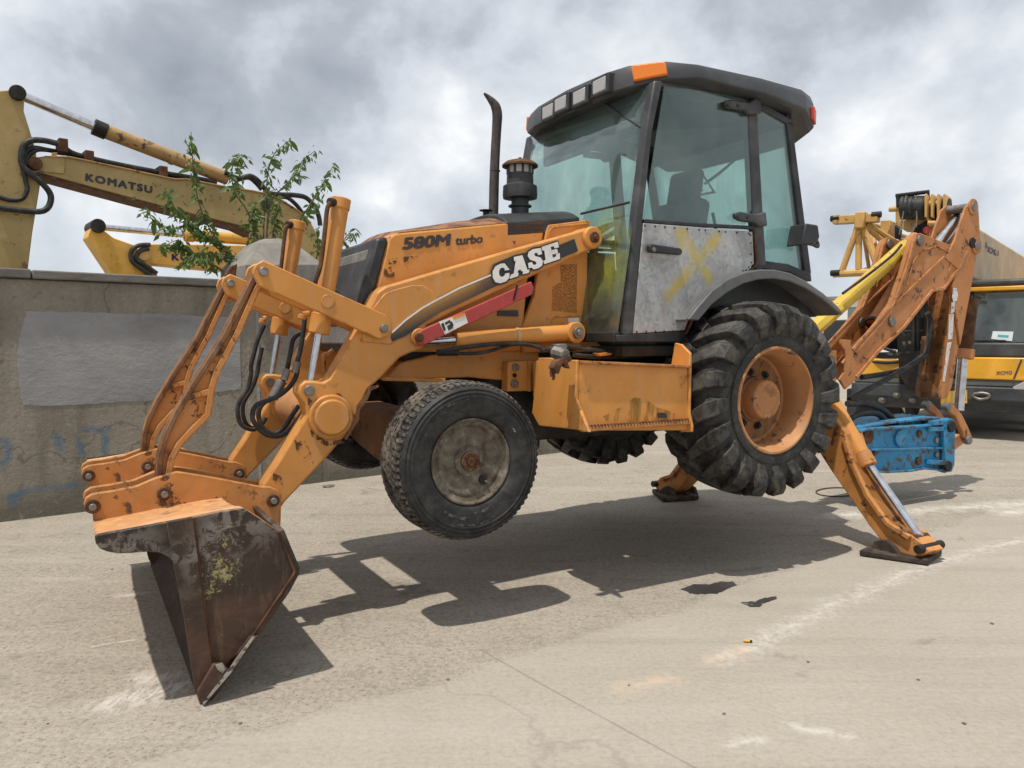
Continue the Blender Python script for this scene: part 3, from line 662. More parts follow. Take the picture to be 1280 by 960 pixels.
# ---- coupler plates (quick-hitch) on the bucket's back
cp_px = KB((66, 412), (75, 378), (110, 355), (240, 335), (370, 308), (480, 262), (600, 226), (820, 262), (1080, 312), (1130, 312), (1175, 330), (1197, 360), (1190, 560), (1150, 560), (1060, 560), (960, 540), (860, 520), (740, 520), (400, 580), (170, 610), (140, 520), (132, 470), (100, 465), (75, 440))
cp = part('coupler_plate', M['orange_worn'], bevel=0.005, mb=MB().prism(poly(cp_px, -0.55), -0.555, -0.52))
for p in KB((118, 425), (527, 353), (1148, 390)):
    v = V(p[0], p[1], -0.555)
    part('pin', M['rusty'], cp, 0.003, mb=MB().cyl(v + Vector((0, 0.02, 0)), v - Vector((0, 0.012, 0)), 0.032, n=16))
    part('pin_head', M['steel'], cp, 0.002, mb=MB().cyl(v - Vector((0, 0.0125, 0)), v - Vector((0, 0.03, 0)), 0.016, n=10))
dup(cp, 0.18); dup(cp, AD); dup(cp, AD + 0.175)
for k in (0, 1):
    for q in ((118, 425), (1148, 390)):
        v = V(*KB(q)[0], -0.555)
        part('hinge_pin', M['steel'], mb=MB().cyl((v.x, -0.535 + k * AD, v.z), (v.x, -0.36 + k * AD, v.z), 0.022, n=14), bevel=0)

# ---- loader arms
arm_px = [(728, 287.5), (734, 284.5), (741, 284.5), (748, 287.5), (752, 294), (752, 301), (747, 308), (739, 312), (700, 329.5), (667, 344.5), (620, 366), (573, 387.5), (533, 407), (537, 417), (534, 428), (526, 437), (513, 441), (500, 447.5), (491, 457), (478, 471), (460, 487), (451, 506), (443, 527), (432, 545), (400, 582), (357, 627), (353, 633), (344, 637), (334, 634), (327, 622), (329, 605), (346, 580), (365, 549), (384, 519), (380, 503), (373, 492), (374, 482), (381, 476), (394, 476), (404, 478), (412, 473), (418, 463), (440, 425), (458, 392), (470, 368), (474, 363), (482, 358), (560, 335), (640, 312)]
ap = poly(arm_px, -0.515)
arm = part('loader_arm', M['orange'], bevel=0.012, mb=MB().prism(ap, -0.515, -0.385))
v = V(413, 521, -0.515)
part('torque_tube_boss', M['orange'], arm, 0.01, mb=MB().cyl(v, v - Vector((0, 0.022, 0)), 0.118, n=36).cyl(v - Vector((0, 0.022, 0)), v - Vector((0, 0.045, 0)), 0.094, n=36))
rp = poly(K4((192, 322), (240, 262), (290, 243), (340, 230), (385, 230), (420, 252), (440, 282), (449, 312), (438, 345), (390, 372), (300, 425), (262, 452), (150, 440)), -0.515)
part('knee_plate', M['orange'], arm, 0.005, mb=MB().prism(rp, -0.523, -0.514))
v = V(739, 297.5, -0.515)
part('pivot_boss', M['orange'], arm, 0.008, mb=MB().cyl(v, v - Vector((0, 0.03, 0)), 0.072, 0.066, 28))
part('pivot_pin', M['rusty'], arm, 0.004, mb=MB().cyl(v - Vector((0, 0.03, 0)), v - Vector((0, 0.045, 0)), 0.034, n=18).cyl(v - Vector((0, 0.045, 0)), v - Vector((0, 0.06, 0)), 0.018, n=6))
v = V(370, 489, -0.515) if False else V(*KA((600, 892))[0], -0.515)
part('cylinder_pin', M['steel'], arm, 0.004, mb=MB().cyl(v, v - Vector((0, 0.02, 0)), 0.028, n=16))
v = V(*KH((185, 690))[0], -0.515)
part('strut_boss', M['orange'], arm, 0.006, mb=MB().cyl(v, v - Vector((0, 0.02, 0)), 0.05, n=24))
farm = dup(arm, AD)
# stripe and lettering on the near arm
YD = -0.5245
st = poly(KH((35, 690), (45, 655), (110, 598), (200, 532), (295, 480), (400, 425), (480, 392), (560, 360), (580, 300), (700, 250), (930, 200), (1015, 165), (1035, 230), (900, 285), (760, 345), (620, 405), (480, 472), (300, 556), (220, 605), (120, 680), (45, 712)), YD)
m, nt, b = newmat('gold_to_black_stripe'); M['stripe'] = m
oc = nd(nt, 'ShaderNodeTexCoord').outputs['Object']
sx = nd(nt, 'ShaderNodeSeparateXYZ', {0: oc})
# gold band fades into black across the stripe, as printed
u_a, w_a = F.P(*KH((60, 700))[0], YD); u_b, w_b = F.P(*KH((1000, 230))[0], YD)
sl_ = (w_b - w_a) / (u_b - u_a)
hh = mth(nt, 'SUBTRACT', sx.outputs[2], mth(nt, 'ADD', mth(nt, 'MULTIPLY', sx.outputs[0], sl_), w_a - sl_ * u_a))
tt = mth(nt, 'DIVIDE', mth(nt, 'SUBTRACT', sx.outputs[0], u_a), u_b - u_a)
g1 = ramp(nt, mth(nt, 'ADD', mth(nt, 'MULTIPLY', hh, 5.5), mth(nt, 'MULTIPLY', noise(nt, oc, 30, 6), 0.08)), [(0.10, (0.025, 0.022, 0.022)), (0.42, (0.24, 0.12, 0.03)), (0.62, (0.5, 0.3, 0.08))])
col = mixc(nt, ramp(nt, tt, [(0.40, 0.0), (0.56, 1.0)]), g1, (0.03, 0.028, 0.03))
setp(nt, b, 'Base Color', col); setp(nt, b, 'Roughness', 0.4)
part('stripe_decal', M['stripe'], arm, 0, smooth=0, mb=MB().prism(st, YD - 0.0015, YD))
hl = poly(KH((38, 662), (110, 596), (200, 530), (295, 478), (400, 423), (480, 390), (568, 354)), YD)
part('stripe_edge', M['white'], arm, 0, smooth=0, mb=MB().prism(rib(hl, -0.009), YD - 0.003, YD - 0.0016))
# CASE: block letters with slab serifs, drawn as they stand on the arm
def glyph(px_pts, y, m, nm, parent, t=0.002):
    return part(nm, m, parent, 0, smooth=0, mb=MB().prism(poly(px_pts, y), y - t, y))
LET = {
 'C': [(668, 330), (640, 295), (618, 298), (592, 312), (577, 340), (578, 372), (592, 396), (618, 402), (648, 392), (666, 372), (666, 346), (645, 350), (640, 362), (625, 369), (613, 360), (610, 340), (618, 322), (632, 318), (640, 324), (642, 334)],
 'A': [(668, 378), (676, 355), (690, 350), (700, 282), (692, 284), (690, 262), (735, 252), (762, 330), (773, 328), (770, 346), (738, 354), (738, 338), (728, 336), (726, 328), (712, 334), (710, 346), (716, 348), (712, 364)],
 'S': [(770, 322), (766, 295), (786, 288), (792, 302), (806, 304), (812, 294), (806, 286), (776, 276), (764, 256), (770, 234), (792, 220), (816, 216), (834, 214), (840, 246), (820, 252), (814, 240), (802, 240), (798, 250), (806, 258), (832, 264), (845, 284), (840, 308), (820, 322), (796, 328), (784, 318)],
 'E': [(852, 300), (848, 282), (860, 278), (852, 226), (842, 228), (838, 208), (924, 180), (930, 210), (908, 216), (902, 204), (886, 208), (890, 226), (904, 222), (920, 218), (926, 240), (910, 246), (894, 248), (898, 266), (914, 260), (916, 246), (934, 240), (936, 272)],
}
for ch in 'CASE':
    pts = KH(*LET[ch])
    cx_ = sum(p[0] for p in pts) / len(pts); cy_ = sum(p[1] for p in pts) / len(pts)
    big_ = offset_poly = None
    pl_ = poly(pts, YD)
    # dark outline: the same letter grown by 9 mm
    a2 = sum(pl_[i][0] * pl_[(i + 1) % len(pl_)][1] - pl_[(i + 1) % len(pl_)][0] * pl_[i][1] for i in range(len(pl_)))
    sg = 1 if a2 > 0 else -1
    grown = []
    n_ = len(pl_)
    for i in range(n_):
        a_ = Vector(pl_[i - 1]); b_ = Vector(pl_[i]); d_ = Vector(pl_[(i + 1) % n_])
        t1 = (b_ - a_).normalized(); t2 = (d_ - b_).normalized(); t_ = (t1 + t2)
        t_ = t_.normalized() if t_.length > 0.2 else t1
        nn_ = Vector((t_.y, -t_.x)) * sg
        grown.append(tuple(b_ + nn_ * 0.010))
    part('letter_outline', M['print_black'], arm, 0, smooth=0, mb=MB().prism(grown, YD - 0.0045, YD - 0.002))
    part('letter', M['white'], arm, 0, smooth=0, mb=MB().prism(pl_, YD - 0.0065, YD - 0.0046))

M['scuff'] = overlay('dark_scuffs', [(0.07, 0.03, 0.012), (0.14, 0.06, 0.02)], 0.50, 0.56, 26, (1, 1, 1))
def scuff(pts, y, parent): part('scuff', M['scuff'], parent, 0, smooth=0, mb=MB().prism(poly(pts, y), y - 0.0012, y))
scuff(KT((470, 480), (540, 490), (570, 540), (600, 640), (560, 640), (510, 590), (480, 540)), -0.5165, arm)
scuff(KT((330, 700), (400, 730), (390, 780), (320, 740)), -0.5165, arm)
scuff(KT((560, 370), (600, 440), (700, 490), (820, 470), (800, 500), (680, 520), (590, 470)), -0.5165, arm)
scuff(KT((560, 200), (590, 210), (585, 255), (560, 245)), -0.5165, arm)
part('paint_scratch', M['brown_dip'], arm, 0, mb=MB().tube([V(*p, -0.517) for p in KT((752, 170), (775, 178), (800, 215), (835, 265), (860, 305), (880, 335))], 0.004, sub=3))
part('chipped_edge', M['brown_dip'], arm, 0, smooth=0, mb=MB().prism(poly(KT((1030, 112), (962, 125), (955, 160), (905, 220), (885, 250), (880, 320), (800, 470), (815, 480), (900, 345), (905, 280), (960, 205), (980, 150), (1030, 128)), -0.517), -0.5185, -0.516))

# ---- tilt levers, links and cylinders
lv_px = [(316, 342), (319, 331), (329, 325), (400, 357), (460, 383.5), (482, 393), (489, 401), (490, 411), (485, 420), (474, 424), (400, 391), (323, 357)]
lv = part('tilt_lever', M['orange'], bevel=0.006, mb=MB().prism(poly(lv_px, -0.555), -0.555, -0.53))
def disc(name, m, pxy, y, r, t, parent, n=20, hexn=0, bev=0.003):
    v = V(pxy[0], pxy[1], y); mb = MB().cyl(v + Vector((0, 0.004, 0)), v - Vector((0, t, 0)), r, n=n)
    if hexn: mb.cyl(v - Vector((0, t, 0)), v - Vector((0, t + 0.012, 0)), r * 0.55, n=6)
    return part(name, m, parent, bev, mb=mb)
disc('pivot_bolt', M['steel'], (329, 339.5), -0.555, 0.022, 0.025, lv, 14)
disc('trunnion_cap', M['orange'], (410, 377), -0.555, 0.036, 0.006, lv, 24)
disc('pivot_bolt', M['steel'], (479.5, 410.5), -0.555, 0.022, 0.02, lv, 14)
dup(lv, 0.182); dup(lv, AD); dup(lv, AD + 0.182)
lc = [(318, 337), (314, 350), (309.7, 357.5), (278, 420), (240, 479), (217.5, 517), (204, 545), (197, 571), (195.5, 597), (198, 617)]
rc_ = [(343, 340), (333, 351), (325.3, 362), (300, 420), (275, 467), (269, 486), (264, 520), (246, 538), (228, 557.6), (218.5, 575), (215, 597), (212, 617)]
Ll = poly(lc, -0.50); Lr = poly(rc_, -0.50)
link = part('bucket_link', M['orange_worn'], bevel=0.004, mb=MB().prism(Ll + Lr[::-1], -0.475, -0.425))
fl = MB(); fl.prism(rib(Ll, 0.024), -0.502, -0.398); fl2 = MB(); fl2.prism(rib(Lr, -0.03), -0.502, -0.398)
part('flange', M['brown_dip'], link, 0.004, mb=fl); part('flange', M['orange_worn'], link, 0.004, mb=fl2)
x1 = poly([(233, 497)], -0.5)[0]; x2 = poly([(266, 489)], -0.5)[0]
part('web_rib', M['orange_worn'], link, 0.004, mb=MB().bar((x1[0] + 0.01, -0.45, x1[1]), (x2[0] - 0.01, -0.45, x2[1]), 0.1, 0.03, (0, 1, 0)) if False else MB().prism([(x1[0], x1[1] - 0.015), (x2[0], x2[1] - 0.015), (x2[0], x2[1] + 0.015), (x1[0], x1[1] + 0.015)], -0.497, -0.403))
for p in ((329, 339.5), (205, 617)):
    v = V(p[0], p[1], -0.5); part('link_pin', M['steel'], link, 0, mb=MB().cyl((v.x, -0.53, v.z), (v.x, -0.37, v.z), 0.024, n=14))
dup(link, AD)
def cylinder(top, bot, split, yb, rb, rr, nm='tilt_cylinder', m='orange'):
    t = V(top[0], top[1], yb); bt = V(bot[0], bot[1], yb); d = (bt - t)
    s1 = t + d * split
    c = part(nm, M[m], bevel=0.005, mb=MB().cyl(t, s1, rb, n=28))
    dn = d.normalized()
    part('barrel_cap', M[m], c, 0.006, mb=MB().cyl(t - dn * 0.004, t + dn * 0.055, rb + 0.005, n=28))
    part('gland', M[m], c, 0.005, mb=MB().cyl(s1 - dn * 0.10, s1 + dn * 0.006, rb + 0.008, n=28))
    part('rod', M['chrome'], c, 0.0, mb=MB().cyl(s1, bt, rr, n=20))
    part('rod_eye', M['orange_worn'], c, 0.004, mb=MB().cyl((bt.x, yb - 0.045, bt.z), (bt.x, yb + 0.045, bt.z), rr * 1.9, n=20))
    return c
tcyl = cylinder((426.5, 249), (386.5, 488), 0.70, -0.45, 0.047, 0.020)
v0 = V(426.5, 249, -0.45); v1 = V(410, 377, -0.45)
part('trunnion', M['orange'], tcyl, 0.006, mb=MB().cyl((v1.x, -0.525, v1.z), (v1.x, -0.375, v1.z), 0.04, n=20))
hs_ = V(412, 262, -0.45)
part('steel_pipe', M['rusty'], tcyl, 0, mb=MB().tube([V(413, 253, -0.5), V(409, 262, -0.5), V(406, 290, -0.5), V(401, 330, -0.5), V(395, 350, -0.5), V(393, 357, -0.47)], 0.012))
part('pipe_elbow', M['dark'], tcyl, 0.004, mb=MB().cyl(V(412, 252, -0.5), V(420, 254, -0.46), 0.022, n=12))
ftc = dup(tcyl, AD)
ftc.location.z += 0.0
# torque tube between the arms
v = V(413, 521, -0.45)
part('torque_tube', M['rim_orange'], bevel=0.004, mb=MB().cyl((v.x, -0.386, v.z), (v.x, 0.386, v.z), 0.112, n=36))
# hoses
def hose(pts, y, r=0.013, m='hose', parent=None, nm='hydraulic_hose'):
    if isinstance(y, (int, float)): y = [y] * len(pts)
    return part(nm, M[m], parent, 0, smooth=60, mb=MB().tube([V(p[0], p[1], q) for p, q in zip(pts, y)], r))
def mixpts(*a): return sum(a, [])
hose(mixpts(KA((570, 380), (560, 470), (540, 600), (520, 680)), KT((485, 40), (450, 110), (380, 175), (300, 215), (220, 245), (190, 300), (200, 360), (260, 430), (340, 455), (420, 430), (490, 350), (540, 270))), -0.36)
hose(mixpts(KA((545, 480), (490, 530), (470, 620), (450, 720)), KT((410, 50), (370, 130), (320, 190), (250, 250), (230, 320), (260, 400), (330, 440), (400, 400), (450, 320), (500, 250))), -0.30)
hose(mixpts(KA((285, 430), (240, 530), (215, 620), (190, 720)), KT((180, 40), (160, 130), (110, 210), (90, 280), (110, 370), (180, 410), (240, 390), (280, 330))), 0.30)
hose(mixpts(KA((268, 590), (250, 680), (235, 760)), KT((215, 60), (180, 150), (135, 220), (125, 300), (150, 375), (210, 405), (250, 380))), 0.34)
for a, c, yy in ((KA((548, 390))[0], KA((605, 372))[0], -0.42), (KA((268, 420))[0], KA((300, 405))[0], 0.44)):
    part('hose_elbow', M['orange'], None, 0.004, mb=MB().cyl(V(a[0], a[1], yy), V(a[0] + 1, a[1] - 6, yy), 0.022, n=12).cyl(V(a[0] + 1, a[1] - 6, yy), V(c[0], c[1] - 4, yy), 0.017, n=10))
for q in KA((520, 690), (445, 740)):
    part('hose_fitting', M['steel'], None, 0.002, mb=MB().cyl(V(q[0], q[1], -0.36), V(q[0] - 4, q[1] + 14, -0.36), 0.02, n=10))
q = KT((345, 150))[0]
part('hose_coupler', M['steel'], None, 0.003, mb=MB().cyl(V(q[0] - 4, q[1] + 10, -0.30), V(q[0] + 8, q[1] - 12, -0.30), 0.028, n=12))
# rusty stub that sticks up behind the far lever
part('rusty_stub', M['rusty'], mb=MB().prism(poly(K1((640, 400), (668, 360), (692, 352), (684, 410)), 0.44), 0.42, 0.48))
# yellow-orange latch handle on the far side of the near arm
part('latch_handle', M['orange_worn'], None, 0, mb=MB().tube([V(*p, -0.30) for p in KA((770, 610), (730, 640), (705, 650), (705, 740), (725, 780))], 0.014))

# ---- red safety strut with its label
rs = part('safety_strut', M['red'], bevel=0.005, mb=MB().prism(poly(KH((195, 655), (240, 632), (785, 392), (800, 428), (790, 462), (215, 730), (190, 735), (170, 715), (172, 680)), -0.555), -0.56, -0.537))
disc('strut_pin', M['rusty'], KH((185, 690))[0], -0.56, 0.024, 0.02, rs, 16)
part('gap_clip', M['dark'], rs, 0, mb=MB().prism(poly(KH((706, 412), (716, 410), (696, 490), (686, 494)), -0.561), -0.563, -0.559))
lab = part('warning_label', M['white'], rs, 0, smooth=0, mb=MB().prism(poly(KH((293, 606), (432, 562), (448, 612), (325, 675)), -0.563), -0.563, -0.5605))
part('label_band', M['print_orange'], rs, 0, smooth=0, mb=MB().prism(poly(KH((368, 582), (432, 558), (436, 570), (372, 596)), -0.566), -0.566, -0.5635))
for a in (((305, 618), (318, 612), (330, 650), (320, 658)), ((325, 612), (352, 596), (356, 608), (330, 624)), ((338, 630), (366, 612), (368, 640), (345, 655)), ((350, 610), (362, 604), (372, 626), (362, 632))):
    part('label_pictogram', M['print_black'], rs, 0, smooth=0, mb=MB().prism(poly(KH(*a), -0.566), -0.566, -0.5635))

# ---- lift cylinder beneath the arm
t0 = V(*KH((1003, 665))[0], -0.47); t1 = V(*KH((180, 715))[0], -0.47)
lcyl = part('lift_cylinder', M['orange'], bevel=0.005, mb=MB().cyl(t0, t0 + (t1 - t0) * 0.78, 0.052, n=28))
part('cylinder_eye', M['orange'], lcyl, 0.006, mb=MB().cyl((t0.x, -0.525, t0.z), (t0.x, -0.41, t0.z), 0.066, n=26))
part('eye_pin', M['steel'], lcyl, 0.003, mb=MB().cyl((t0.x, -0.55, t0.z), (t0.x, -0.42, t0.z), 0.036, n=20).cyl((t0.x, -0.56, t0.z), (t0.x, -0.55, t0.z), 0.02, n=6))
part('rod', M['chrome'], lcyl, 0, mb=MB().cyl(t0 + (t1 - t0) * 0.78, t1 + Vector((0, 0.05, 0)), 0.026, n=16))
cb = t0 + (t1 - t0) * 0.385
part('band_clamp', M['crane_tan'], lcyl, 0, mb=MB().cyl(cb, cb + (t1 - t0).normalized() * 0.018, 0.056, n=28))
dup(lcyl, 0.94)
hose(KH((300, 765), (420, 745), (560, 728), (700, 722), (800, 735), (880, 758), (960, 745), (1100, 752), (1200, 768), (1290, 780)), -0.52, 0.012)
hose(KH((350, 775), (520, 772), (680, 730), (780, 725), (870, 752), (960, 765), (1060, 745), (1180, 760)), -0.50, 0.010)
part('hose_fitting', M['dark'], None, 0.002, mb=MB().cyl(V(*KH((285, 770))[0], -0.51), V(*KH((395, 770))[0], -0.51), 0.02, n=10))
part('hose_fitting', M['steel'], None, 0.002, mb=MB().cyl(V(*KH((1120, 755))[0], -0.52), V(*KH((1200, 772))[0], -0.52), 0.016, n=10))

# ---- hood, grille, tower, chassis
YH = -0.37
hood_side = poly([(470, 362), (486.5, 297), (492, 292), (500, 290.5), (681, 274), (682, 281), (676, 318), (660, 350), (652, 440), (462, 440), (462, 380)], YH)
hood = part('hood', M['orange'], bevel=0.014, mb=MB().prism(hood_side, YH, -YH))
hs1 = MB()
rows = []
topu = [V(487, 295, YH), V(500, 289, YH), (V(500, 289, YH) + V(680, 273, YH)) / 2, V(681, 273, YH)]
for i, pnt in enumerate(topu):
    h = [0.0, 0.03, 0.062, 0.066][i]; rr_ = []
    for k in range(13):
        y = -0.365 + 0.73 * k / 12
        rr_.append((pnt.x, y, pnt.z - 0.006 + h * (1 - abs(y / 0.365) ** 2.4)))
    rows.append(rr_)
rows2 = [[(p[0], p[1], p[2] - 0.03) for p in r] for r in rows]
hs1.grid(rows)
part('hood_top', M['rust_hood'], hood, 0, smooth=60, mb=hs1)
part('hood_latch', M['black'], hood, 0.002, mb=MB().prism(poly(KH((608, 548), (712, 545), (715, 578), (605, 575)), YH - 0.004), YH - 0.012, YH + 0.01))
for p_ in ((25, 270, 85, 300), (105, 260, 185, 290), (0, 320, 40, 370), (670, 160, 700, 190), (40, 345, 70, 370)):
    scuff(KH((p_[0], p_[1]), (p_[2], p_[1] - 5), (p_[2], p_[3]), (p_[0], p_[3])), YH - 0.0012, hood)
lettering('580M', 'model_lettering', M['print_grey'], hood, V(*KH((96, 226))[0], YH), V(*KH((350, 202))[0], YH), V(*KH((105, 158))[0], YH), (0, -1, 0), bold=0.05, spacing=1.0)
lettering('turbo', 'model_lettering', M['print_grey'], hood, V(*KH((378, 201))[0], YH), V(*KH((525, 187))[0], YH), V(*KH((382, 152))[0], YH), (0, -1, 0), bold=0.04, spacing=1.0)
# dark cowl behind the hood top
ca = V(*K3((745, 612))[0], YH); cb2 = V(*K3((1040, 595))[0], YH)
mbc = MB(); rr0 = []
for pnt, hh_ in ((ca, 0.085), (cb2, 0.075)):
    rr0.append([(pnt.x, -0.37 + 0.74 * k / 12, pnt.z - 0.03 + hh_ * (1 - abs((-0.37 + 0.74 * k / 12) / 0.37) ** 3)) for k in range(13)] + [(pnt.x, 0.37, pnt.z - 0.12), (pnt.x, -0.37, pnt.z - 0.12)])
part('rear_cowl', M['black'], None, 0.01, smooth=50, mb=mbc.loft(rr0))
# loader tower (side panel in front of the cab)
tw = poly(KH((868, 120), (880, 90), (1098, 62), (1103, 110), (1086, 240), (1085, 500), (1092, 600), (1110, 665), (1140, 720), (1185, 755), (1185, 770), (740, 770), (735, 640), (800, 470), (818, 360), (842, 290)), -0.383)
tower = part('loader_tower', M['orange'], bevel=0.006, mb=MB().prism(tw, -0.384, -0.35))
part('embossed_panel', M['orange'], tower, 0.004, mb=MB().prism(poly(KH((890, 612), (890, 590), (910, 575), (1050, 572), (1052, 580), (915, 585), (900, 600), (899, 614)), -0.386), -0.389, -0.383))
part('embossed_panel', M['orange'], tower, 0.004, mb=MB().prism(rib(poly(KH((872, 165), (878, 120), (905, 97), (1085, 78)), -0.386), -0.012), -0.390, -0.383))
part('printed_chart', M['fine_print'], tower, 0, smooth=0, mb=MB().prism(poly(KH((940, 305), (1030, 295), (1028, 560), (895, 548), (900, 420), (945, 395)), -0.387), -0.3868, -0.3855))
part('serial_label', M['white'], tower, 0, smooth=0, mb=MB().prism(poly(KH((982, 588), (1040, 585), (1042, 618), (984, 620)), -0.388), -0.3885, -0.386))
part('tow_hook', M['orange'], tower, 0, mb=MB().tube([V(*p, -0.40) for p in KH((1060, 668), (1095, 656), (1112, 672))], 0.014))
dup(tower, 0.735)
# gap behind the hood side
part('engine_bay', M['dark'], None, 0, mb=MB().box(V(500, 300, YH).x + 0.05, 2.5, -0.30, 0.30, 1.3, 1.9))
# grille nose
g0 = V(470, 366, YH); g1 = V(486, 297, YH)
gb = poly([(462, 440), (466, 376), (470, 362), (486, 297)], YH)
nose = MB()
un = [(p[0] - 0.085, p[1]) for p in gb]
part('grille_frame', M['black'], None, 0.02, mb=MB().prism([un[0], gb[0], gb[1], gb[2], (gb[3][0], gb[3][1] + 0.005), (un[3][0] + 0.01, un[3][1] - 0.005), un[2], un[1]], -0.374, 0.374))
grs = MB()
ub, wb_ = un[0]; ut, wt_ = un[3]
grille = part('grille_mesh', M['grille'], None, 0.012, mb=MB().prism([(ub - 0.012, wb_ + 0.04), (ub + 0.03, wb_ + 0.04), (ut + 0.03, wt_ - 0.06), (ut - 0.012, wt_ - 0.06)], -0.30, 0.33))
cr_ = poly([(444, 385), (452, 384)], YH)
part('mesh_crease', M['black'], grille, 0.003, mb=MB().bar((ub + (ut - ub) * 0.45 - 0.016, -0.29, wb_ + (wt_ - wb_) * 0.42), (ub + (ut - ub) * 0.6 - 0.016, 0.32, wb_ + (wt_ - wb_) * 0.66), 0.012, 0.02))
# chassis
rl = poly(K4((275, 545), (300, 520), (420, 490), (640, 470), (820, 470), (820, 600), (560, 575), (240, 585)), -0.33)
part('chassis_rail', M['orange'], None, 0.008, mb=MB().prism(rl, -0.335, 0.335))
part('chassis_lip', M['orange'], None, 0.004, mb=MB().prism(poly(K4((240, 572), (460, 582), (460, 594), (240, 588)), -0.37), -0.38, -0.33))
bp = part('axle_bracket', M['orange'], None, 0.005, mb=MB().prism(poly(K4((703, 516), (822, 510), (820, 625), (700, 628)), -0.40), -0.405, -0.33))
for q, rr_, mm in (((732, 537), 0.023, 'steel'), ((728, 567), 0.013, 'dark'), ((728, 598), 0.025, 'steel')):
    disc('bracket_bolt', M[mm], K4(q)[0], -0.405, rr_, 0.014, bp, 14, hexn=1)
part('bracket_rib', M['orange'], bp, 0.003, mb=MB().prism(poly(K4((778, 515), (786, 515), (786, 628), (778, 628)), -0.41), -0.43, -0.404))
part('transmission', M['dark'], None, 0.03, mb=MB().box(1.75, 4.2, -0.32, 0.32, 0.86, 1.5))
part('oil_pan', M['dark'], None, 0.03, mb=MB().box(1.5, 2.2, -0.22, 0.22, 0.78, 1.0))

# ---- front axle and wheels
fc = V(592, 578, -0.95); FU, FW = fc.x, fc.z
tilt = 0.085
axm = MB(); 
axp = [(0.78, 0.13), (0.5, 0.15), (0.2, 0.17), (-0.2, 0.17), (-0.45, 0.14), (-0.72, 0.10)]
axm.loft([[(FU - 0.12, y, FW + tilt * y + 0.02 - h), (FU + 0.12, y, FW + tilt * y + 0.02 - h), (FU + 0.12, y, FW + tilt * y + 0.02 + h * 0.9), (FU - 0.12, y, FW + tilt * y + 0.02 + h * 0.9)] for y, h in axp])
part('front_axle', M['axle'], None, 0.03, mb=axm)
# front wheel near: rib tread with zigzag grooves
def front_wheel(parent, yo):
    w_ = empty('front_wheel', (FU, yo, FW), parent=parent)
    RO = 0.417; RI = 0.225; TW = 0.30
    prof = [(RI, 0.030), (0.245, 0.012), (0.275, 0.004), (0.31, 0.0), (0.335, 0.0), (0.337, -0.004), (0.343, -0.004), (0.345, 0.0), (0.353, 0.001), (0.355, -0.003), (0.361, -0.003), (0.363, 0.002), (0.372, 0.005), (0.374, 0.002), (0.379, 0.002), (0.382, 0.008), (0.392, 0.014), (0.399, 0.028)]
    inner = [(r, TW - t) for r, t in prof[::-1]]
    MB().lathe(prof + [(0.403, 0.04), (0.4035, TW / 2), (0.403, TW - 0.04)] + inner, (0, 0, 0), 96).build('tyre', M['tyre'], w_, 0, 60)
    tr = MB(); N = 72
    rows_y = [(0.018, 0.068), (0.076, 0.118), (0.126, 0.174), (0.182, 0.224), (0.232, 0.282)]
    for ri, (ya, yb) in enumerate(rows_y):
        A = []; 
        for k in range(N * 2):
            a = k * math.pi / N; z = 0.007 * (1 if k % 2 else -1) * (1 if ri % 2 else -1)
            ze = z
            e0 = 0.0 if ri == 0 else ze; e1 = 0.0 if ri == 4 else ze
            r1 = RO - (0.008 if ri in (0, 4) else 0.0)
            ra = (RO - 0.016 if ri == 0 else RO); rb = (RO - 0.016 if ri == 4 else RO)
            c_, s_ = math.cos(a), math.sin(a)
            A.append([(c_ * 0.398, ya + e0, s_ * 0.398), (c_ * ra, ya + e0, s_ * ra), (c_ * rb, yb + e1, s_ * rb), (c_ * 0.398, yb + e1, s_ * 0.398)])
        A.append(A[0])
        if ri in (0, 4):
            for k in range(0, N * 2, 2):   # notched shoulder blocks
                tr.loft([A[k], [(p[0] * 1, p[1], p[2] * 1) for p in A[k + 1]]])
                a0 = A[k + 1]; a1 = A[(k + 2) % (2 * N)]
                lo = lambda ring: [(p[0] * 0.985, p[1], p[2] * 0.985) for p in ring]
                tr.loft([lo(a0), lo(a1)])
        else:
            tr.grid(A)
    tr.build('tread', M['tread'], w_, 0, 30)
    for k, (r_, a0, a1) in enumerate(((0.30, 235, 262), (0.33, 250, 285), (0.27, 262, 290), (0.315, 120, 150), (0.34, 95, 118), (0.29, 20, 40))):
        MB().prism(rib(arc((0, 0), r_, a0, a1, 14), 0.010 if k % 2 else 0.016), -0.0012, 0.0004).build('scuff', M['tyre_scuff'], w_, 0, 0)
    rp_ = [(0.228, 0.045), (0.226, 0.022), (0.218, 0.018), (0.212, 0.024), (0.208, 0.040), (0.186, 0.050), (0.180, 0.046), (0.168, 0.044), (0.150, 0.054), (0.10, 0.066), (0.082, 0.066), (0.078, 0.052), (0.06, 0.046), (0.0001, 0.046)]
    rim = MB().lathe(rp_ + [(0.0001, 0.10), (0.19, 0.10), (0.228, 0.16)], (0, 0, 0), 64).build('rim', M['rimw'], w_, 0, 40)
    MB().cyl((0, 0.05, 0), (0, 0.026, 0), 0.052, n=24).cyl((0, 0.026, 0), (0, 0.016, 0), 0.024, n=12).build('hub_cap', M['rusty'], w_, 0.006)
    bl = MB()
    for k in range(6):
        a = R(k * 60 + 20); bl.cyl((0.04 * math.cos(a), 0.028, 0.04 * math.sin(a)), (0.04 * math.cos(a), 0.018, 0.04 * math.sin(a)), 0.007, n=6)
    bl.build('hub_bolts', M['rusty'], w_, 0)
    MB().prism([(0.08 + 0.020 * math.cos(R(a)), -0.105 + 0.024 * math.sin(R(a))) for a in range(0, 360, 30)], 0.046, 0.060).build('valve_hole', M['dark'], w_, 0)
    MB().cyl((0.088, 0.06, -0.11), (0.098, 0.03, -0.118), 0.006, n=8).build('valve_stem', M['steel'], w_, 0)
    return w_
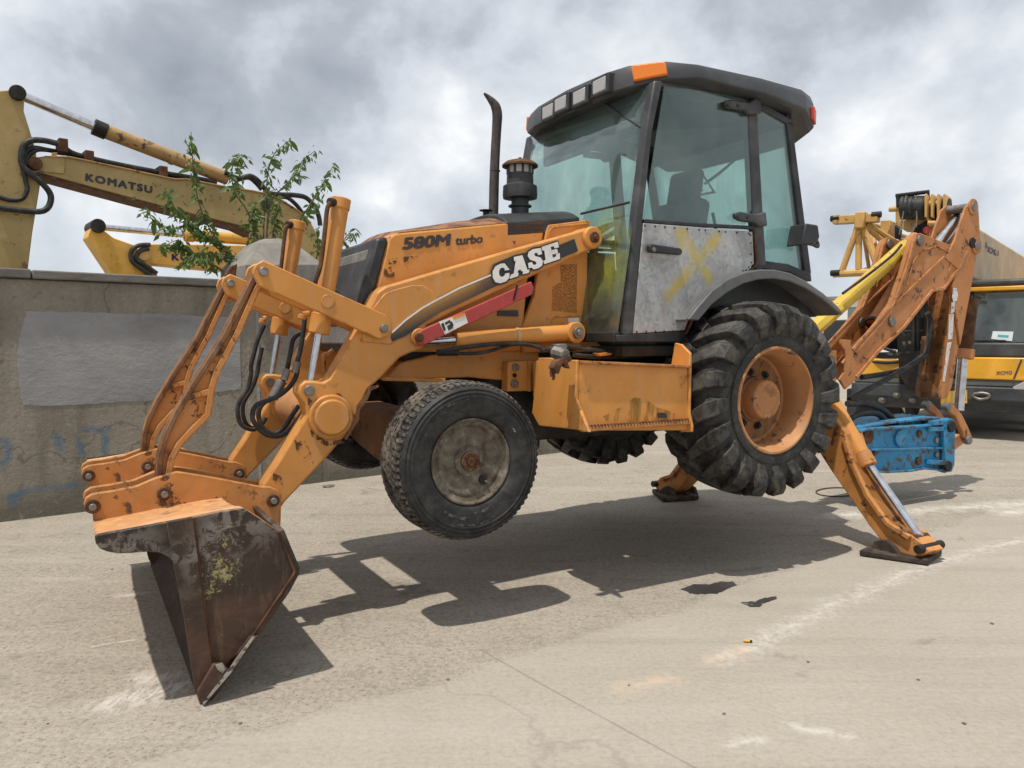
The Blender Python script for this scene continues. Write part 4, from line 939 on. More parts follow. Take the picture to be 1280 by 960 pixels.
fw = front_wheel(bh, -0.95)
fw2 = dup(fw, mirror=True); fw2.location = (FU, 0.95, FW + tilt * 1.6)
# ---- rear axle and wheels
RU, RW = 3.415, 1.118
part('rear_axle', M['dark'], None, 0.02, mb=MB().cyl((RU, -0.72, RW), (RU, 0.72, RW), 0.12, n=24).cyl((RU, -0.3, RW), (RU, 0.3, RW), 0.24, n=24))
def rear_wheel(parent, yo):
    w_ = empty('rear_wheel', (RU, yo, RW), parent=parent)
    TW = 0.45; RO = 0.585
    prof = [(0.325, 0.045), (0.335, 0.018), (0.35, 0.008), (0.38, 0.004), (0.40, 0.004), (0.403, 0.010), (0.42, 0.010), (0.46, 0.0), (0.50, 0.004), (0.54, 0.018), (0.57, 0.05), (0.582, 0.10), (RO, TW / 2)]
    MB().lathe(prof + [(r, TW - t) for r, t in prof[::-1][1:]], (0, 0, 0), 96).build('tyre', M['tyre_lug'], w_, 0, 50)
    lg = MB(); N = 20
    for side in (0, 1):
        for k in range(N):
            a0 = (k + 0.5 * side) * 2 * math.pi / N
            # stations from the sidewall up over the shoulder to the tread centre
            stn = [(0.415, 0.010, 0.0, 0.30, 0.004), (0.49, -0.006, 0.015, 0.66, 0.018), (0.565, 0.002, 0.035, 0.085, 0.026), (0.600, 0.034, 0.07, 0.095, 0.036), (0.612, 0.10, 0.13, 0.085, 0.036), (0.620, 0.17, 0.20, 0.075, 0.036), (0.622, 0.245, 0.28, 0.07, 0.034)]
            rings = []
            for i, (r, y, da, hw, hgt) in enumerate(stn):
                hwm = [0.030, 0.042, 0.050, 0.050, 0.044, 0.038, 0.034][i]
                a = a0 + da
                # base point sits below the surface, top point proud
                if i <= 2: rb, yb, rt, yt = r - 0.0, y + 0.035, r, y - (0.004 if i == 0 else 0.024)
                elif i == 3: rb, yb, rt, yt = r - 0.075, y + 0.04, r + 0.014, y - 0.014
                else: rb, yb, rt, yt = 0.565, y, r + 0.014, y
                ring = []
                for rr_, yy, hm in ((rb, yb, hwm * 1.25), (rb, yb, -hwm * 1.25), (rt, yt, -hwm), (rt, yt, hwm)):
                    aa = a + hm / max(rr_, 0.3)
                    ring.append((rr_ * math.cos(aa), yy if side == 0 else TW - yy, rr_ * math.sin(aa)))
                rings.append(ring)
            lg.loft(rings)
    lg.build('tread_lugs', M['lug'], w_, 0.006, 30)
    rp_ = [(0.345, 0.05), (0.345, 0.014), (0.338, 0.004), (0.326, 0.004), (0.320, 0.014), (0.312, 0.05), (0.298, 0.075), (0.290, 0.12), (0.286, 0.205), (0.270, 0.214), (0.270, 0.28), (0.345, 0.28)]
    MB().lathe(rp_, (0, 0, 0), 72).build('rim', M['rim_orange'], w_, 0, 35)
    MB().lathe([(0.272, 0.213), (0.255, 0.214), (0.205, 0.212), (0.17, 0.204), (0.150, 0.19), (0.146, 0.175), (0.0001, 0.175), (0.0001, 0.27), (0.272, 0.27)], (0, 0, 0), 60).build('wheel_dish', M['dish'], w_, 0, 35)
    MB().lathe([(0.128, 0.178), (0.126, 0.10), (0.122, 0.090), (0.115, 0.085), (0.092, 0.085), (0.088, 0.089), (0.06, 0.089), (0.0001, 0.089), (0.0001, 0.178)], (0, 0, 0), 40).build('hub_cap', M['rim_orange'], w_, 0, 30)
    for k in range(8):
        a = R(k * 45 + 12); p = (0.180 * math.cos(a), 0, 0.180 * math.sin(a))
        MB().cyl((p[0], 0.215, p[2]), (p[0], 0.190, p[2]), 0.026, n=10).cyl((p[0], 0.190, p[2]), (p[0], 0.172, p[2]), 0.015, n=6).build('wheel_nut', M['dark'], w_, 0.003)
    bl = MB()
    for k in range(8):
        a = R(k * 45 + 30); bl.cyl((0.105 * math.cos(a), 0.09, 0.105 * math.sin(a)), (0.105 * math.cos(a), 0.080, 0.105 * math.sin(a)), 0.008, n=6)
    bl.build('hub_bolts', M['orange_back'], w_, 0)
    return w_
rw = rear_wheel(bh, -1.09)
rw2 = dup(rw, mirror=True); rw2.location = (RU + 0.03, 1.03, RW - 0.03); rw2.rotation_euler.y = R(7)

# ---- step box
bxp = poly(KX((415, 262), (1082, 290), (1085, 600), (1085, 680), (470, 680), (412, 500)), -0.97)
box = part('step_box', M['orange'], None, 0.006, mb=MB().prism(bxp, -0.97, -0.48))
ub0 = bxp[0][0]; ub1 = bxp[1][0]
pf = F.UU(KX((180, 232), (240, 232), (372, 245), (417, 246), (412, 492), (440, 560), (470, 632), (492, 690), (400, 672), (185, 650), (140, 570)), ub0)
part('end_plate', M['orange'], box, 0.005, mb=MB().prismu(pf, ub0 - 0.022, ub0 - 0.001))
pr = F.UU(KX((1000, 140), (1040, 150), (1093, 205), (1088, 570), (1104, 650), (1103, 690), (1036, 690), (975, 290)), ub1)
part('end_plate', M['orange'], box, 0.005, mb=MB().prismu(pr, ub1 + 0.001, ub1 + 0.020))
wst = bxp[3][1]
yst = max(min(p[0] for p in pf), min(p[0] for p in pr)) + 0.004
part('step_tread', M['orange_worn'], box, 0.004, mb=MB().box(ub0 + 0.0, ub1, yst, -0.971, bxp[4][1] - 0.002, bxp[4][1] + 0.022))
teeth = MB()
for k in range(34):
    u_ = ub0 + 0.02 + (ub1 - ub0 - 0.04) * k / 33
    for yy in (yst + 0.008,): teeth.cyl((u_, yy, bxp[4][1] + 0.016), (u_, yy, bxp[4][1] + 0.034), 0.011, 0.006, 8)
part('step_studs', M['rusty'], box, 0, mb=teeth)
part('top_lip', M['orange_worn'], box, 0.003, mb=MB().prism([(bxp[0][0], bxp[0][1] - 0.004), (bxp[1][0], bxp[1][1] - 0.004), (bxp[1][0], bxp[1][1] + 0.012), (bxp[0][0], bxp[0][1] + 0.012)], -1.0, -0.965))
dup(box, mirror=True)
part('oily_stain', M['oil'], box, 0, smooth=0, mb=MB().prism(jag_(poly(KX((888, 580), (905, 568), (935, 568), (952, 580), (950, 600), (920, 606), (895, 600)), -0.972), 3), -0.9722, -0.9712))
part('yellow_stain', M['lichen'], box, 0, smooth=0, mb=MB().prism(jag_(poly(KX((560, 600), (690, 530), (750, 470), (830, 500), (900, 540), (1000, 570), (1000, 628), (860, 622), (600, 626)), -0.972), 4), -0.9718, -0.9706))
# hanging valve hardware at the box's front corner
hv = MB(); q = V(*KX((305, 222))[0], -1.0)
hv.cyl(q + Vector((-0.01, 0.05, 0.022)), q + Vector((0.005, -0.035, 0.005)), 0.04, 0.034, 10)
part('hanging_valve', M['steel'], None, 0.008, mb=hv)
part('valve_jaw', M['rusty'], None, 0.005, mb=MB().prism(poly(KX((255, 250), (345, 215), (358, 245), (330, 265), (345, 300), (320, 290), (300, 262), (285, 300), (275, 330), (255, 330), (245, 300), (232, 300)), -1.02), -1.045, -1.0))
part('valve_bracket', M['steel'], None, 0.004, mb=MB().prism(poly(KX((255, 150), (310, 145), (318, 165), (300, 190), (262, 185)), -0.95), -0.99, -0.93))
part('valve_prong', M['rusty'], None, 0, mb=MB().tube([V(*p, -1.02) for p in KX((285, 270), (250, 300), (258, 345), (252, 368))], 0.008).tube([V(*p, -1.02) for p in KX((262, 280), (240, 310), (243, 350))], 0.007))
part('valve_block', M['orange'], None, 0.003, mb=MB().prism(poly(KX((505, 205), (560, 198), (590, 205), (590, 215), (520, 222)), -0.6), -0.64, -0.58))
hose(KX((180, 190), (300, 160), (420, 175), (560, 195), (720, 212), (820, 220)), -0.62, 0.012)
hose(KX((380, 215), (500, 225), (650, 230), (800, 225)), -0.58, 0.014)

# ---- cab
YC = -0.75
cab = empty('cab', (0, 0, 0), 0, bh)
def cpart(name, m, mb, bevel=0.006, smooth=35): return mb.build(name, m, cab, bevel, smooth)
A0 = V(820, 103, YC); A1 = V(779, 420, YC)
def both(o): o2 = dup(o, mirror=True); return o2
both(cpart('front_pillar', M['pillar'], MB().prism(poly([(817, 101), (828, 101), (814, 166), (803, 272), (790, 418), (780, 419), (793, 272), (806, 166)], YC), YC - 0.01, YC + 0.055), 0.01))
pb_ = poly([(933, 120), (945, 122), (950, 215), (957, 332), (946, 334), (940, 262)], YC)
both(cpart('middle_pillar', M['pillar'], MB().prism(pb_, YC - 0.008, YC + 0.05), 0.01))
both(cpart('rear_pillar', M['black'], MB().prism(poly([(983, 150), (990, 152), (1014, 342), (1006, 345)], YC), YC - 0.004, YC + 0.05), 0.008))
both(cpart('top_rail', M['pillar'], MB().prism(poly([(818, 102), (870, 106), (940, 121), (990, 150), (990, 158), (938, 128), (880, 115), (826, 108)], YC), YC - 0.004, YC + 0.06), 0.006))
both(cpart('sill', M['black'], MB().prism(poly([(770, 419), (850, 414), (856, 420), (850, 428), (770, 427)], YC), YC - 0.012, YC + 0.09), 0.006))
# rear quarter frame along the fender
both(cpart('quarter_frame', M['black'], MB().prism(poly(rib([(952, 325), (965, 330), (985, 334), (1012, 346)], 5) if False else [(944, 320), (956, 326), (985, 330), (1013, 342), (1014, 352), (985, 340), (955, 336), (944, 338)], YC), YC - 0.006, YC + 0.04), 0.006))
both(cpart('quarter_window', M['glass'], MB().prism(poly([(946, 128), (986, 150), (1008, 342), (985, 333), (957, 328)], YC), YC + 0.012, YC + 0.017), 0, 0))
# front: windscreen between the two pillars, slightly bowed, and the sloping front rails
ft = V(818, 104, YC); fb = V(774, 419, YC)
ws = MB(); rows = []
for i in range(7):
    t = i / 6; u = ft.x + (fb.x - ft.x) * t; z = ft.z + (fb.z - ft.z) * t; rr_ = []
    for k in range(13):
        s = -1 + 2 * k / 12
        rr_.append((u - 0.05 * (1 - s * s), s * 0.735, z))
    rows.append(rr_)
ws.grid(rows)
wso = cpart('windscreen', M['windshield'], ws, 0, 60); md = wso.modifiers.new('thick', 'SOLIDIFY'); md.thickness = 0.005
cpart('front_lower_rail', M['black'], MB().bar((fb.x - 0.01, -0.74, fb.z - 0.01), (fb.x - 0.01, 0.74, fb.z - 0.01), 0.05, 0.06), 0.006)
cpart('front_upper_rail', M['black'], MB().bar((ft.x + 0.02, -0.69, ft.z - 0.02), (ft.x + 0.02, 0.69, ft.z - 0.02), 0.05, 0.06), 0.006)
# rear window and rails
rt = V(988, 153, YC); rb_ = V(1010, 343, YC)
rwn = MB(); rows = []
for i in range(4):
    t = i / 3; u = rt.x + (rb_.x - rt.x) * t; z = rt.z + (rb_.z - rt.z) * t
    rows.append([(u + 0.04 * (1 - (-1 + k / 4) ** 2), (-1 + k / 4) * 0.735, z) for k in range(9)])
rwn.grid(rows)
rwo = cpart('rear_window', M['glass'], rwn, 0, 60); md = rwo.modifiers.new('thick', 'SOLIDIFY'); md.thickness = 0.005
cpart('rear_lower_rail', M['black'], MB().bar((rb_.x, -0.74, rb_.z), (rb_.x, 0.74, rb_.z), 0.05, 0.06), 0.006)
cpart('rear_upper_rail', M['black'], MB().bar((rt.x, -0.74, rt.z + 0.02), (rt.x, 0.74, rt.z + 0.02), 0.05, 0.1), 0.006)
cpart('rear_wall', M['black'], MB().box(rb_.x - 0.03, rb_.x + 0.02, -0.6, 0.6, 1.3, rb_.z - 0.03), 0.01)
cpart('cab_floor', M['dark'], MB().box(fb.x + 0.05, rb_.x, -0.72, 0.72, 1.40, 1.46), 0)
# the door: glass above, galvanised sheet below, sprayed with a yellow X
door = empty('door', (0, 0, 0), 0, bh)
def dpart(name, m, mb, bevel=0.0, smooth=35): return mb.build(name, m, door, bevel, smooth)
gp = [(830, 107), (882, 113), (933, 123), (939, 262), (931, 281), (870, 279), (804, 274)]
dpart('door_glass', M['glass'], MB().prism(poly(gp, YC), YC - 0.004, YC + 0.002), 0, 0)
gpp = poly(gp, YC)
dpart('door_seal', M['black'], MB().prism(rib(gpp + gpp[:1], 0.014), YC - 0.010, YC + 0.008) if False else MB().prism(rib(poly([(804, 274), (870, 279), (931, 282), (941, 283)], YC), -0.022), YC - 0.012, YC + 0.02), 0.004)
dpl = [(803, 279), (870, 284), (939, 290), (941, 330), (926, 341), (905, 351), (888, 361), (872, 379), (862, 393), (854, 413), (790, 417)]
panel = dpart('door_panel', M['galv'], MB().prism(poly(dpl, YC), YC - 0.012, YC + 0.01), 0.004)
bd = poly(dpl, YC)
dpart('panel_edge', M['rusty'], MB().prism(rib(poly([(942, 290), (944, 331), (928, 344), (907, 354), (891, 364), (875, 382), (865, 396), (857, 415), (790, 419)], YC), 0.018), YC - 0.010, YC + 0.012), 0.003)
rv_ = MB()
for a, c, n in (((806, 282), (936, 292), 11), ((938, 294), (939, 328), 4), ((936, 334), (886, 363), 7), ((882, 368), (857, 410), 6), ((852, 413), (796, 415), 6)):
    for k in range(n):
        t = (k + (rnd.uniform(-0.25, 0.25) if 0 < k < n - 1 else 0)) / (n - 1); v = V(a[0] + (c[0] - a[0]) * t, a[1] + (c[1] - a[1]) * t, YC - 0.012)
        rv_.cyl(v + Vector((0, 0.004, 0)), v - Vector((0, 0.005, 0)), 0.009, 0.005, 8)
tag(rv_.build('rivets', M['rusty'], door), kind='stuff')
spray(M['galv'], [K5((655, 655), (690, 705), (735, 775), (762, 850)), K5((785, 665), (725, 735), (665, 805), (605, 878)), K5((648, 655), (662, 700))], F, YC - 0.012, (0.52, 0.39, 0.025), 0.06, 0.03, 1.0, 9)
hd = MB().prism(poly(K5((532, 698), (540, 692), (645, 708), (650, 720), (645, 732), (560, 724), (535, 722)), YC - 0.03), YC - 0.055, YC - 0.02)
dpart('door_handle', M['black'], hd, 0.008)
v = V(*K5((555, 712))[0], YC - 0.05); dpart('lock', M['steel'], MB().cyl(v, v - Vector((0, 0.012, 0)), 0.014, n=12), 0.002)
for pts in (((796, 190), (815, 186), (880, 196), (905, 178), (922, 185), (924, 235), (880, 238), (868, 224), (815, 216), (798, 206)), ((830, 585), (850, 580), (905, 588), (940, 580), (945, 630), (915, 632), (900, 620), (850, 612), (832, 602))):
    dpart('hinge', M['pillar'], MB().prism(poly(K5(*pts), YC - 0.01), YC - 0.045, YC - 0.012), 0.01)
    for q in ((pts[1][0] + 5, pts[1][1] + 15), (pts[1][0] + 38, pts[1][1] + 18)):
        v = V(*K5(q)[0], YC - 0.045); dpart('hinge_bolt', M['black'], MB().cyl(v + Vector((0, .004, 0)), v - Vector((0, 0.006, 0)), 0.010, n=8))
fd = dup(door, mirror=True)
for k in list(kids(fd)):
    if k.name.split('.')[0] in ('sprayed_cross',): bpy.data.objects.remove(k)
# roof
ROOF = [(2.53, -0.42), (2.50, 0.0), (2.53, 0.42), (2.58, 0.60), (2.74, 0.78), (2.95, 0.84), (3.5, 0.86), (3.93, 0.83), (4.10, 0.76), (4.22, 0.52), (4.25, 0.0), (4.22, -0.52), (4.10, -0.76), (3.93, -0.83), (3.5, -0.86), (2.95, -0.84), (2.74, -0.78), (2.58, -0.60)]
RB = [3.035, 3.035, 3.035, 3.04, 3.07, 3.10, 3.085, 3.045, 2.95, 2.93, 2.93, 2.93, 2.95, 3.045, 3.085, 3.10, 3.07, 3.04]
def ring(inset, z, f):
    out = []
    for (u, y), zb in zip(ROOF, RB):
        du, dy = u - 3.32, y; L = math.hypot(du, dy)
        out.append((3.32 + du * (1 - inset / L), y - dy * inset / L, z * f + zb * (1 - f)))
    return out
roof = cpart('cab_roof', M['roof'], MB().loft([ring(0.13, 3.05, 0.45), ring(0.03, 3.0, 0.0), ring(0.0, 3.17, 0.14), ring(0.005, 3.172, 0.85), ring(0.03, 3.198, 1), ring(0.09, 3.215, 1), ring(0.25, 3.235, 1), ring(0.6, 3.245, 1)]), 0.006, 32)
cpart('headliner', M['headliner'], MB().prismw([(2.68, -0.72), (3.95, -0.72), (3.95, 0.72), (2.68, 0.72)], 3.03, 3.06), 0)
for px_, py_ in K3((915, 190), (972, 160), (1040, 130), (1113, 85)):
    v = F.U3(px_, py_, 2.505)
    if abs(v.y) > 0.42: v.x = 2.53
    z = v.z
    ye = v.y; ux = 2.50 + 0.03 * min(1, (abs(ye) / 0.42)) ** 1
    lh = empty('work_lamp', (ux, ye, z), 0, bh)
    MB().box(-0.016, 0.05, -0.095, 0.095, -0.062, 0.06).build('lamp_housing', M['black'], lh, 0.008)
    MB().box(-0.022, -0.005, -0.068, 0.068, -0.045, 0.043).build('lamp_lens', M['lamp'], lh, 0.008)
# amber corner lights on the chamfers
def quadplate(pts3, t, name, m, parent, bevel=0.004):
    a, b_, c_, d_ = [Vector(p) for p in pts3]; n = (b_ - a).cross(d_ - a).normalized() * t
    return MB()._prism([a - n, b_ - n, c_ - n, d_ - n], [a + n, b_ + n, c_ + n, d_ + n]).build(name, m, parent, bevel)
for s in (-1, 1):
    quadplate([(2.605, s * 0.632, 3.085), (2.745, s * 0.788, 3.105), (2.735, s * 0.772, 3.188), (2.60, s * 0.615, 3.188)], 0.016, 'corner_marker', M['amber'], cab, 0.01)
    quadplate([(4.04, s * 0.795, 3.02), (4.11, s * 0.755, 3.0), (4.11, s * 0.755, 3.10), (4.04, s * 0.795, 3.11)], 0.012, 'rear_marker', M['redlens'], cab, 0.006)
# wipers
def tubepart(pts, r, name, m, parent=None): return MB().tube(pts, r, sub=4).build(name, m, parent or bh, 0, 60)
tubepart([F.U3(*K5(p)[0], 2.62) for p in ((375, 190), (430, 228), (520, 285))], 0.008, 'wiper', M['black'], cab)
tubepart([F.U3(*K5(p)[0], 2.42) for p in ((300, 585), (380, 566), (470, 545))], 0.008, 'wiper', M['black'], cab)
# tail lamp bracket on the rear pillar
v = V(1002, 294, YC)
cpart('side_lamp', M['black'], MB().prism(poly(K5((1070, 622), (1112, 628), (1118, 670), (1110, 690), (1072, 692), (1055, 700)), YC - 0.1), YC - 0.16, YC - 0.02), 0.012)
tubepart([V(*K5(p)[0], YC - 0.1) for p in ((1075, 685), (1115, 692), (1135, 700), (1132, 682))], 0.014, 'lamp_hook', M['black'], cab)
# interior: seat, steering column, console, warning triangle
seat = empty('operator_seat', (0, 0, 0), 0, bh)
MB().loft([[(3.02, -0.24, z0), (3.50, -0.24, z0), (3.50, 0.24, z0), (3.02, 0.24, z0)] for z0 in (1.80, 1.93)]).build('seat_cushion', M['seat'], seat, 0.05, seg=3)
MB().prism([(3.40, 1.92), (3.54, 1.92), (3.66, 2.52), (3.52, 2.55)], -0.25, 0.25).build('seat_back', M['seat'], seat, 0.05, seg=3)
MB().prism([(3.54, 2.50), (3.63, 2.49), (3.68, 2.76), (3.59, 2.78)], -0.16, 0.16).build('headrest', M['seat'], seat, 0.04, seg=3)
MB().box(3.05, 3.5, -0.2, 0.2, 1.46, 1.8).build('seat_base', M['dark'], seat, 0.02)
MB().box(3.15, 3.5, -0.36, -0.28, 2.02, 2.08).build('armrest', M['seat'], seat, 0.02)
cpart('steering_column', M['black'], MB().loft([[(2.55, -0.1, 1.46), (2.8, -0.1, 1.46), (2.8, 0.1, 1.46), (2.55, 0.1, 1.46)], [(2.66, -0.07, 2.1), (2.84, -0.07, 2.1), (2.84, 0.07, 2.1), (2.66, 0.07, 2.1)]]), 0.02)
wh = [Vector((2.80 + 0.19 * math.cos(R(a)) * 0.85, 0.21 * math.sin(R(a)), 2.24 + 0.19 * math.cos(R(a)) * 0.5)) for a in range(0, 361, 15)]
cpart('steering_wheel', M['black'], MB().tube(wh, 0.017, sub=1).bar(wh[0], wh[12], 0.03, 0.015).cyl((2.76, 0, 2.08), (2.79, 0, 2.24), 0.03), 0, 60)
cpart('instrument_console', M['black'], MB().box(2.55, 3.3, 0.38, 0.66, 1.46, 2.05), 0.03)
cpart('backhoe_console', M['black'], MB().box(3.72, 3.98, -0.3, 0.3, 1.46, 2.1), 0.03)
for yy in (-0.16, 0.16):
    tubepart([(3.8, yy, 2.1), (3.78, yy, 2.3), (3.74, yy, 2.45)], 0.012, 'control_lever', M['black'], cab)
cpart('sun_visor', M['headliner'], MB().box(2.72, 2.76, -0.6, 0.6, 2.82, 3.0), 0.01)
tri = [F.P3(*K5(p)[0], 0.728) for p in ((715, 420), (775, 512), (690, 528))]
ctr = (tri[0] + tri[1] + tri[2]) / 3
mbt = MB()
for i in range(3):
    a_, b_ = tri[i], tri[(i + 1) % 3]; ai, bi = ctr + (a_ - ctr) * 0.76, ctr + (b_ - ctr) * 0.76
    mbt.prism([(a_.x, a_.z), (b_.x, b_.z), (bi.x, bi.z), (ai.x, ai.z)], 0.724, 0.7265)
wt = cpart('warning_triangle', M['print_black'], mbt, 0, 0)
mbt = MB().prism([(ctr.x - 0.012, ctr.z + 0.07), (ctr.x + 0.012, ctr.z + 0.07), (ctr.x + 0.006, ctr.z - 0.01), (ctr.x - 0.006, ctr.z - 0.01)], 0.724, 0.7265)
mbt.prism([(ctr.x - 0.01, ctr.z - 0.025), (ctr.x + 0.01, ctr.z - 0.025), (ctr.x + 0.01, ctr.z - 0.048), (ctr.x - 0.01, ctr.z - 0.048)], 0.724, 0.7265)
cpart('exclamation_mark', M['print_black'], mbt, 0, 0)
tubepart([F.P3(*K5(p)[0], 0.69) for p in ((738, 478), (790, 440), (850, 388))], 0.014, 'side_wiper', M['black'], cab)
# spray haze of yellow paint on the windscreen's near lower corner
u_ = ft.x + (fb.x - ft.x) * 0.7; z_ = ft.z + (fb.z - ft.z) * 0.7

# ---- fenders
fo = K5((676, 958), (705, 918), (760, 855), (815, 815), (870, 793), (925, 782), (980, 782), (1035, 794), (1090, 822), (1150, 864), (1200, 908), (1222, 936))
fi = K5((712, 962), (760, 905), (810, 866), (870, 832), (925, 817), (980, 814), (1035, 824), (1090, 848), (1150, 886), (1195, 925), (1216, 942))
FY = -0.875
po, pi_ = poly(fo, FY), poly(fi, FY)
fen = part('fender', M['fender'], None, 0.008, mb=MB().prism(po + pi_[::-1], FY - 0.01, FY + 0.02))
part('fender_top', M['fender'], fen, 0.004, mb=MB().prism(rib(po, -0.02), FY + 0.021, -0.64))
part('fender_skirt', M['black'], fen, 0.004, mb=MB().prism(po + [(po[-1][0], po[-1][1] - 0.02), (po[6][0], 1.62), (po[0][0], po[0][1] - 0.02)], -0.66, -0.642))
dup(fen, mirror=True)

# ---- exhaust and air pre-cleaner
ex = [V(*p, 0.05) for p in K3((694, 612), (696, 500), (700, 380), (706, 270), (709, 205), (702, 170), (684, 145), (656, 117))]
exo = part('exhaust_pipe', M['exhaust'], None, 0, smooth=60, mb=MB().tube(ex, 0.03, n=20, sub=5, rads=[0.032, 0.032, 0.031, 0.031, 0.033, 0.032, 0.023, 0.006]))
part('exhaust_clamp', M['dark'], exo, 0.003, mb=MB().cyl(V(*K3((700, 430))[0], 0.05), V(*K3((700, 426))[0], 0.05), 0.036, n=20))
part('rain_cap_bolt', M['dark'], None, 0.003, mb=MB().cyl(V(*K3((664, 606))[0], 0.0), V(*K3((664, 588))[0], 0.0), 0.02, n=10).cyl(V(*K3((664, 588))[0], 0.0), V(*K3((664, 584))[0], 0.0), 0.045, n=10))
pc = V(*K3((800, 605))[0], 0.0)
def zat(y): return V(*K3((800, y))[0], 0.0).z
px2 = lambda d: d / 3.2 * 4.95 / 961 * 1.0
prc = part('pre_cleaner', M['black'], None, 0.0, mb=MB().lathe([(0.0001, zat(610)), (px2(36), zat(610)), (px2(36), zat(575)), (px2(48), zat(572)), (px2(48), zat(566)), (px2(36), zat(562)), (px2(36), zat(540)), (px2(70), zat(538)), (px2(72), zat(525)), (px2(70), zat(490)), (px2(56), zat(482)), (px2(54), zat(440)), (px2(0.01), zat(440))], (pc.x, pc.y, 0), 32, axis='z'))
part('clear_bowl', M['lamp'], prc, 0, mb=MB().lathe([(0.0001, zat(441)), (px2(51), zat(441)), (px2(51), zat(410)), (0.0001, zat(410))], (pc.x, pc.y, 0), 32, axis='z'))
for k in range(10):
    a = R(k * 36); part('bowl_vane', M['black'], prc, 0, mb=MB().bar((pc.x + px2(51.5) * math.cos(a), pc.y + px2(51.5) * math.sin(a), zat(442)), (pc.x + px2(51.5) * math.cos(a), pc.y + px2(51.5) * math.sin(a), zat(409)), 0.012, 0.012))
part('rain_cap', M['rusty'], prc, 0, mb=MB().lathe([(0.0001, zat(408)), (px2(60), zat(408)), (px2(74), zat(412)), (px2(74), zat(405)), (px2(58), zat(392)), (px2(30), zat(384)), (0.0001, zat(382))], (pc.x, pc.y, 0), 32, axis='z'))
part('cap_nut', M['rusty'], prc, 0.002, mb=MB().cyl((pc.x, pc.y, zat(384)), (pc.x, pc.y, zat(374)), 0.012, n=8))

# ---- rear frame, stabilizers
part('rear_frame', M['orange_worn'], None, 0.01, mb=MB().box(4.18, 4.68, -0.55, 0.55, 0.72, 1.42))
part('swing_post', M['orange_worn'], None, 0.02, mb=MB().box(4.66, 5.02, -0.2, 0.2, 0.62, 1.35))
US = 4.46
def SU(*p): return F.UU(KS(*p), US)
leg_poly = SU((-60, 150), (-20, 125), (70, 250), (110, 385), (190, 555), (290, 690), (400, 760), (450, 800), (490, 840), (440, 866), (400, 862), (300, 830), (242, 778), (180, 700), (168, 680), (0, 440), (-90, 300))
leg = part('stabilizer', M['orange_worn'], None, 0.006, mb=MB().prismu(leg_poly, US, US + 0.16))
part('leg_rib', M['orange_worn'], leg, 0.004, mb=MB().prismu(rib(SU((70, 250), (110, 385), (190, 555), (290, 690), (400, 760)), 0.03), US - 0.03, US + 0.19))
ct = F.U3(*KS((20, 120))[0], US + 0.1); cm = F.U3(*KS((180, 405))[0], US + 0.1); ce = F.U3(*KS((440, 772))[0], US + 0.1)
part('leg_cylinder', M['orange'], leg, 0.004, mb=MB().cyl(ct - (cm - ct) * 0.5, cm, 0.056, n=24))
dn = (cm - ct).normalized()
part('cylinder_gland', M['orange_worn'], leg, 0.004, mb=MB().cyl(cm - dn * 0.1, cm + dn * 0.01, 0.064, n=24))
part('cylinder_rod', M['chrome'], leg, 0, mb=MB().cyl(cm, ce, 0.034, n=20))
part('rod_pin', M['rusty'], leg, 0.003, mb=MB().cyl(ce - Vector((0.09, 0, 0)), ce + Vector((0.07, 0, 0)), 0.034, n=16))
pv = F.U3(*KS((440, 825))[0], US - 0.02)
part('pad_pin', M['dark'], leg, 0.003, mb=MB().cyl((US - 0.05, pv.y, pv.z), (US + 0.22, pv.y, pv.z), 0.03, n=18))
gpad = [gnd(*KS(p)[0]) for p in ((135, 862), (480, 912), (550, 858), (232, 812))]
lp = [F._l(g) for g in gpad]
pad = MB()._prism([(p.x, p.y, 0.006) for p in lp], [(p.x, p.y, 0.045) for p in lp])
part('foot_pad', M['pad'], leg, 0.008, mb=pad)
lug = SU((205, 850), (240, 778), (300, 772), (335, 800), (385, 868), (380, 885), (210, 860))
part('pad_lug', M['pad'], leg, 0.006, mb=MB().prismu(lug, US - 0.07, US - 0.035))
part('pad_lug', M['pad'], leg, 0.006, mb=MB().prismu(lug, US + 0.195, US + 0.23))
leg2 = dup(leg, mirror=True); leg2.location.y = -0.13
leg2['label'] = 'far stabilizer leg, shaded, planted behind the rear wheel'

# ---- boom, dipper, breaker
BY = -0.16
near = K8((105, 405), (165, 408), (160, 440), (180, 478), (300, 345), (405, 210), (445, 100), (480, 0)) + K7((498, 325), (512, 265), (528, 232), (548, 228), (600, 250), (665, 275), (700, 262), (722, 246), (746, 245), (760, 262), (755, 285), (735, 302), (708, 365), (690, 387), (640, 455)) + K8((650, 120), (480, 340), (330, 480), (200, 640), (130, 705), (92, 645), (125, 600), (110, 545), (130, 520), (125, 470), (100, 430))
boom = part('boom', M['orange_boom'], None, 0.006, mb=MB().prism(poly(near, BY), BY, BY + 0.022))
up_ch = poly(K8((180, 478), (300, 345), (405, 210), (445, 100), (480, 0)) + K7((498, 325), (512, 265), (528, 236)), BY)
lo_ch = poly(K8((195, 640), (330, 480), (480, 340), (650, 120)) + K7((640, 455), (690, 387), (708, 365), (735, 302)), BY)
part('boom_rim', M['orange_boom'], boom, 0.004, mb=MB().prism(rib(up_ch, -0.03), BY - 0.014, BY + 0.06))
part('boom_rim', M['orange_boom'], boom, 0.004, mb=MB().prism(rib(lo_ch, 0.03), BY - 0.014, BY + 0.06))
part('boom_rib', M['orange_boom'], boom, 0.006, mb=MB().prism(rib(poly(K7((275, 700), (420, 540), (560, 405), (640, 328)), BY), 0.028), BY - 0.014, BY + 0.001))
part('boom_rib', M['orange_boom'], boom, 0.006, mb=MB().prism(rib(poly(K7((490, 440), (520, 340), (560, 300), (610, 285), (650, 305), (668, 335), (660, 370), (640, 410)), BY), 0.016), BY - 0.010, BY + 0.001))
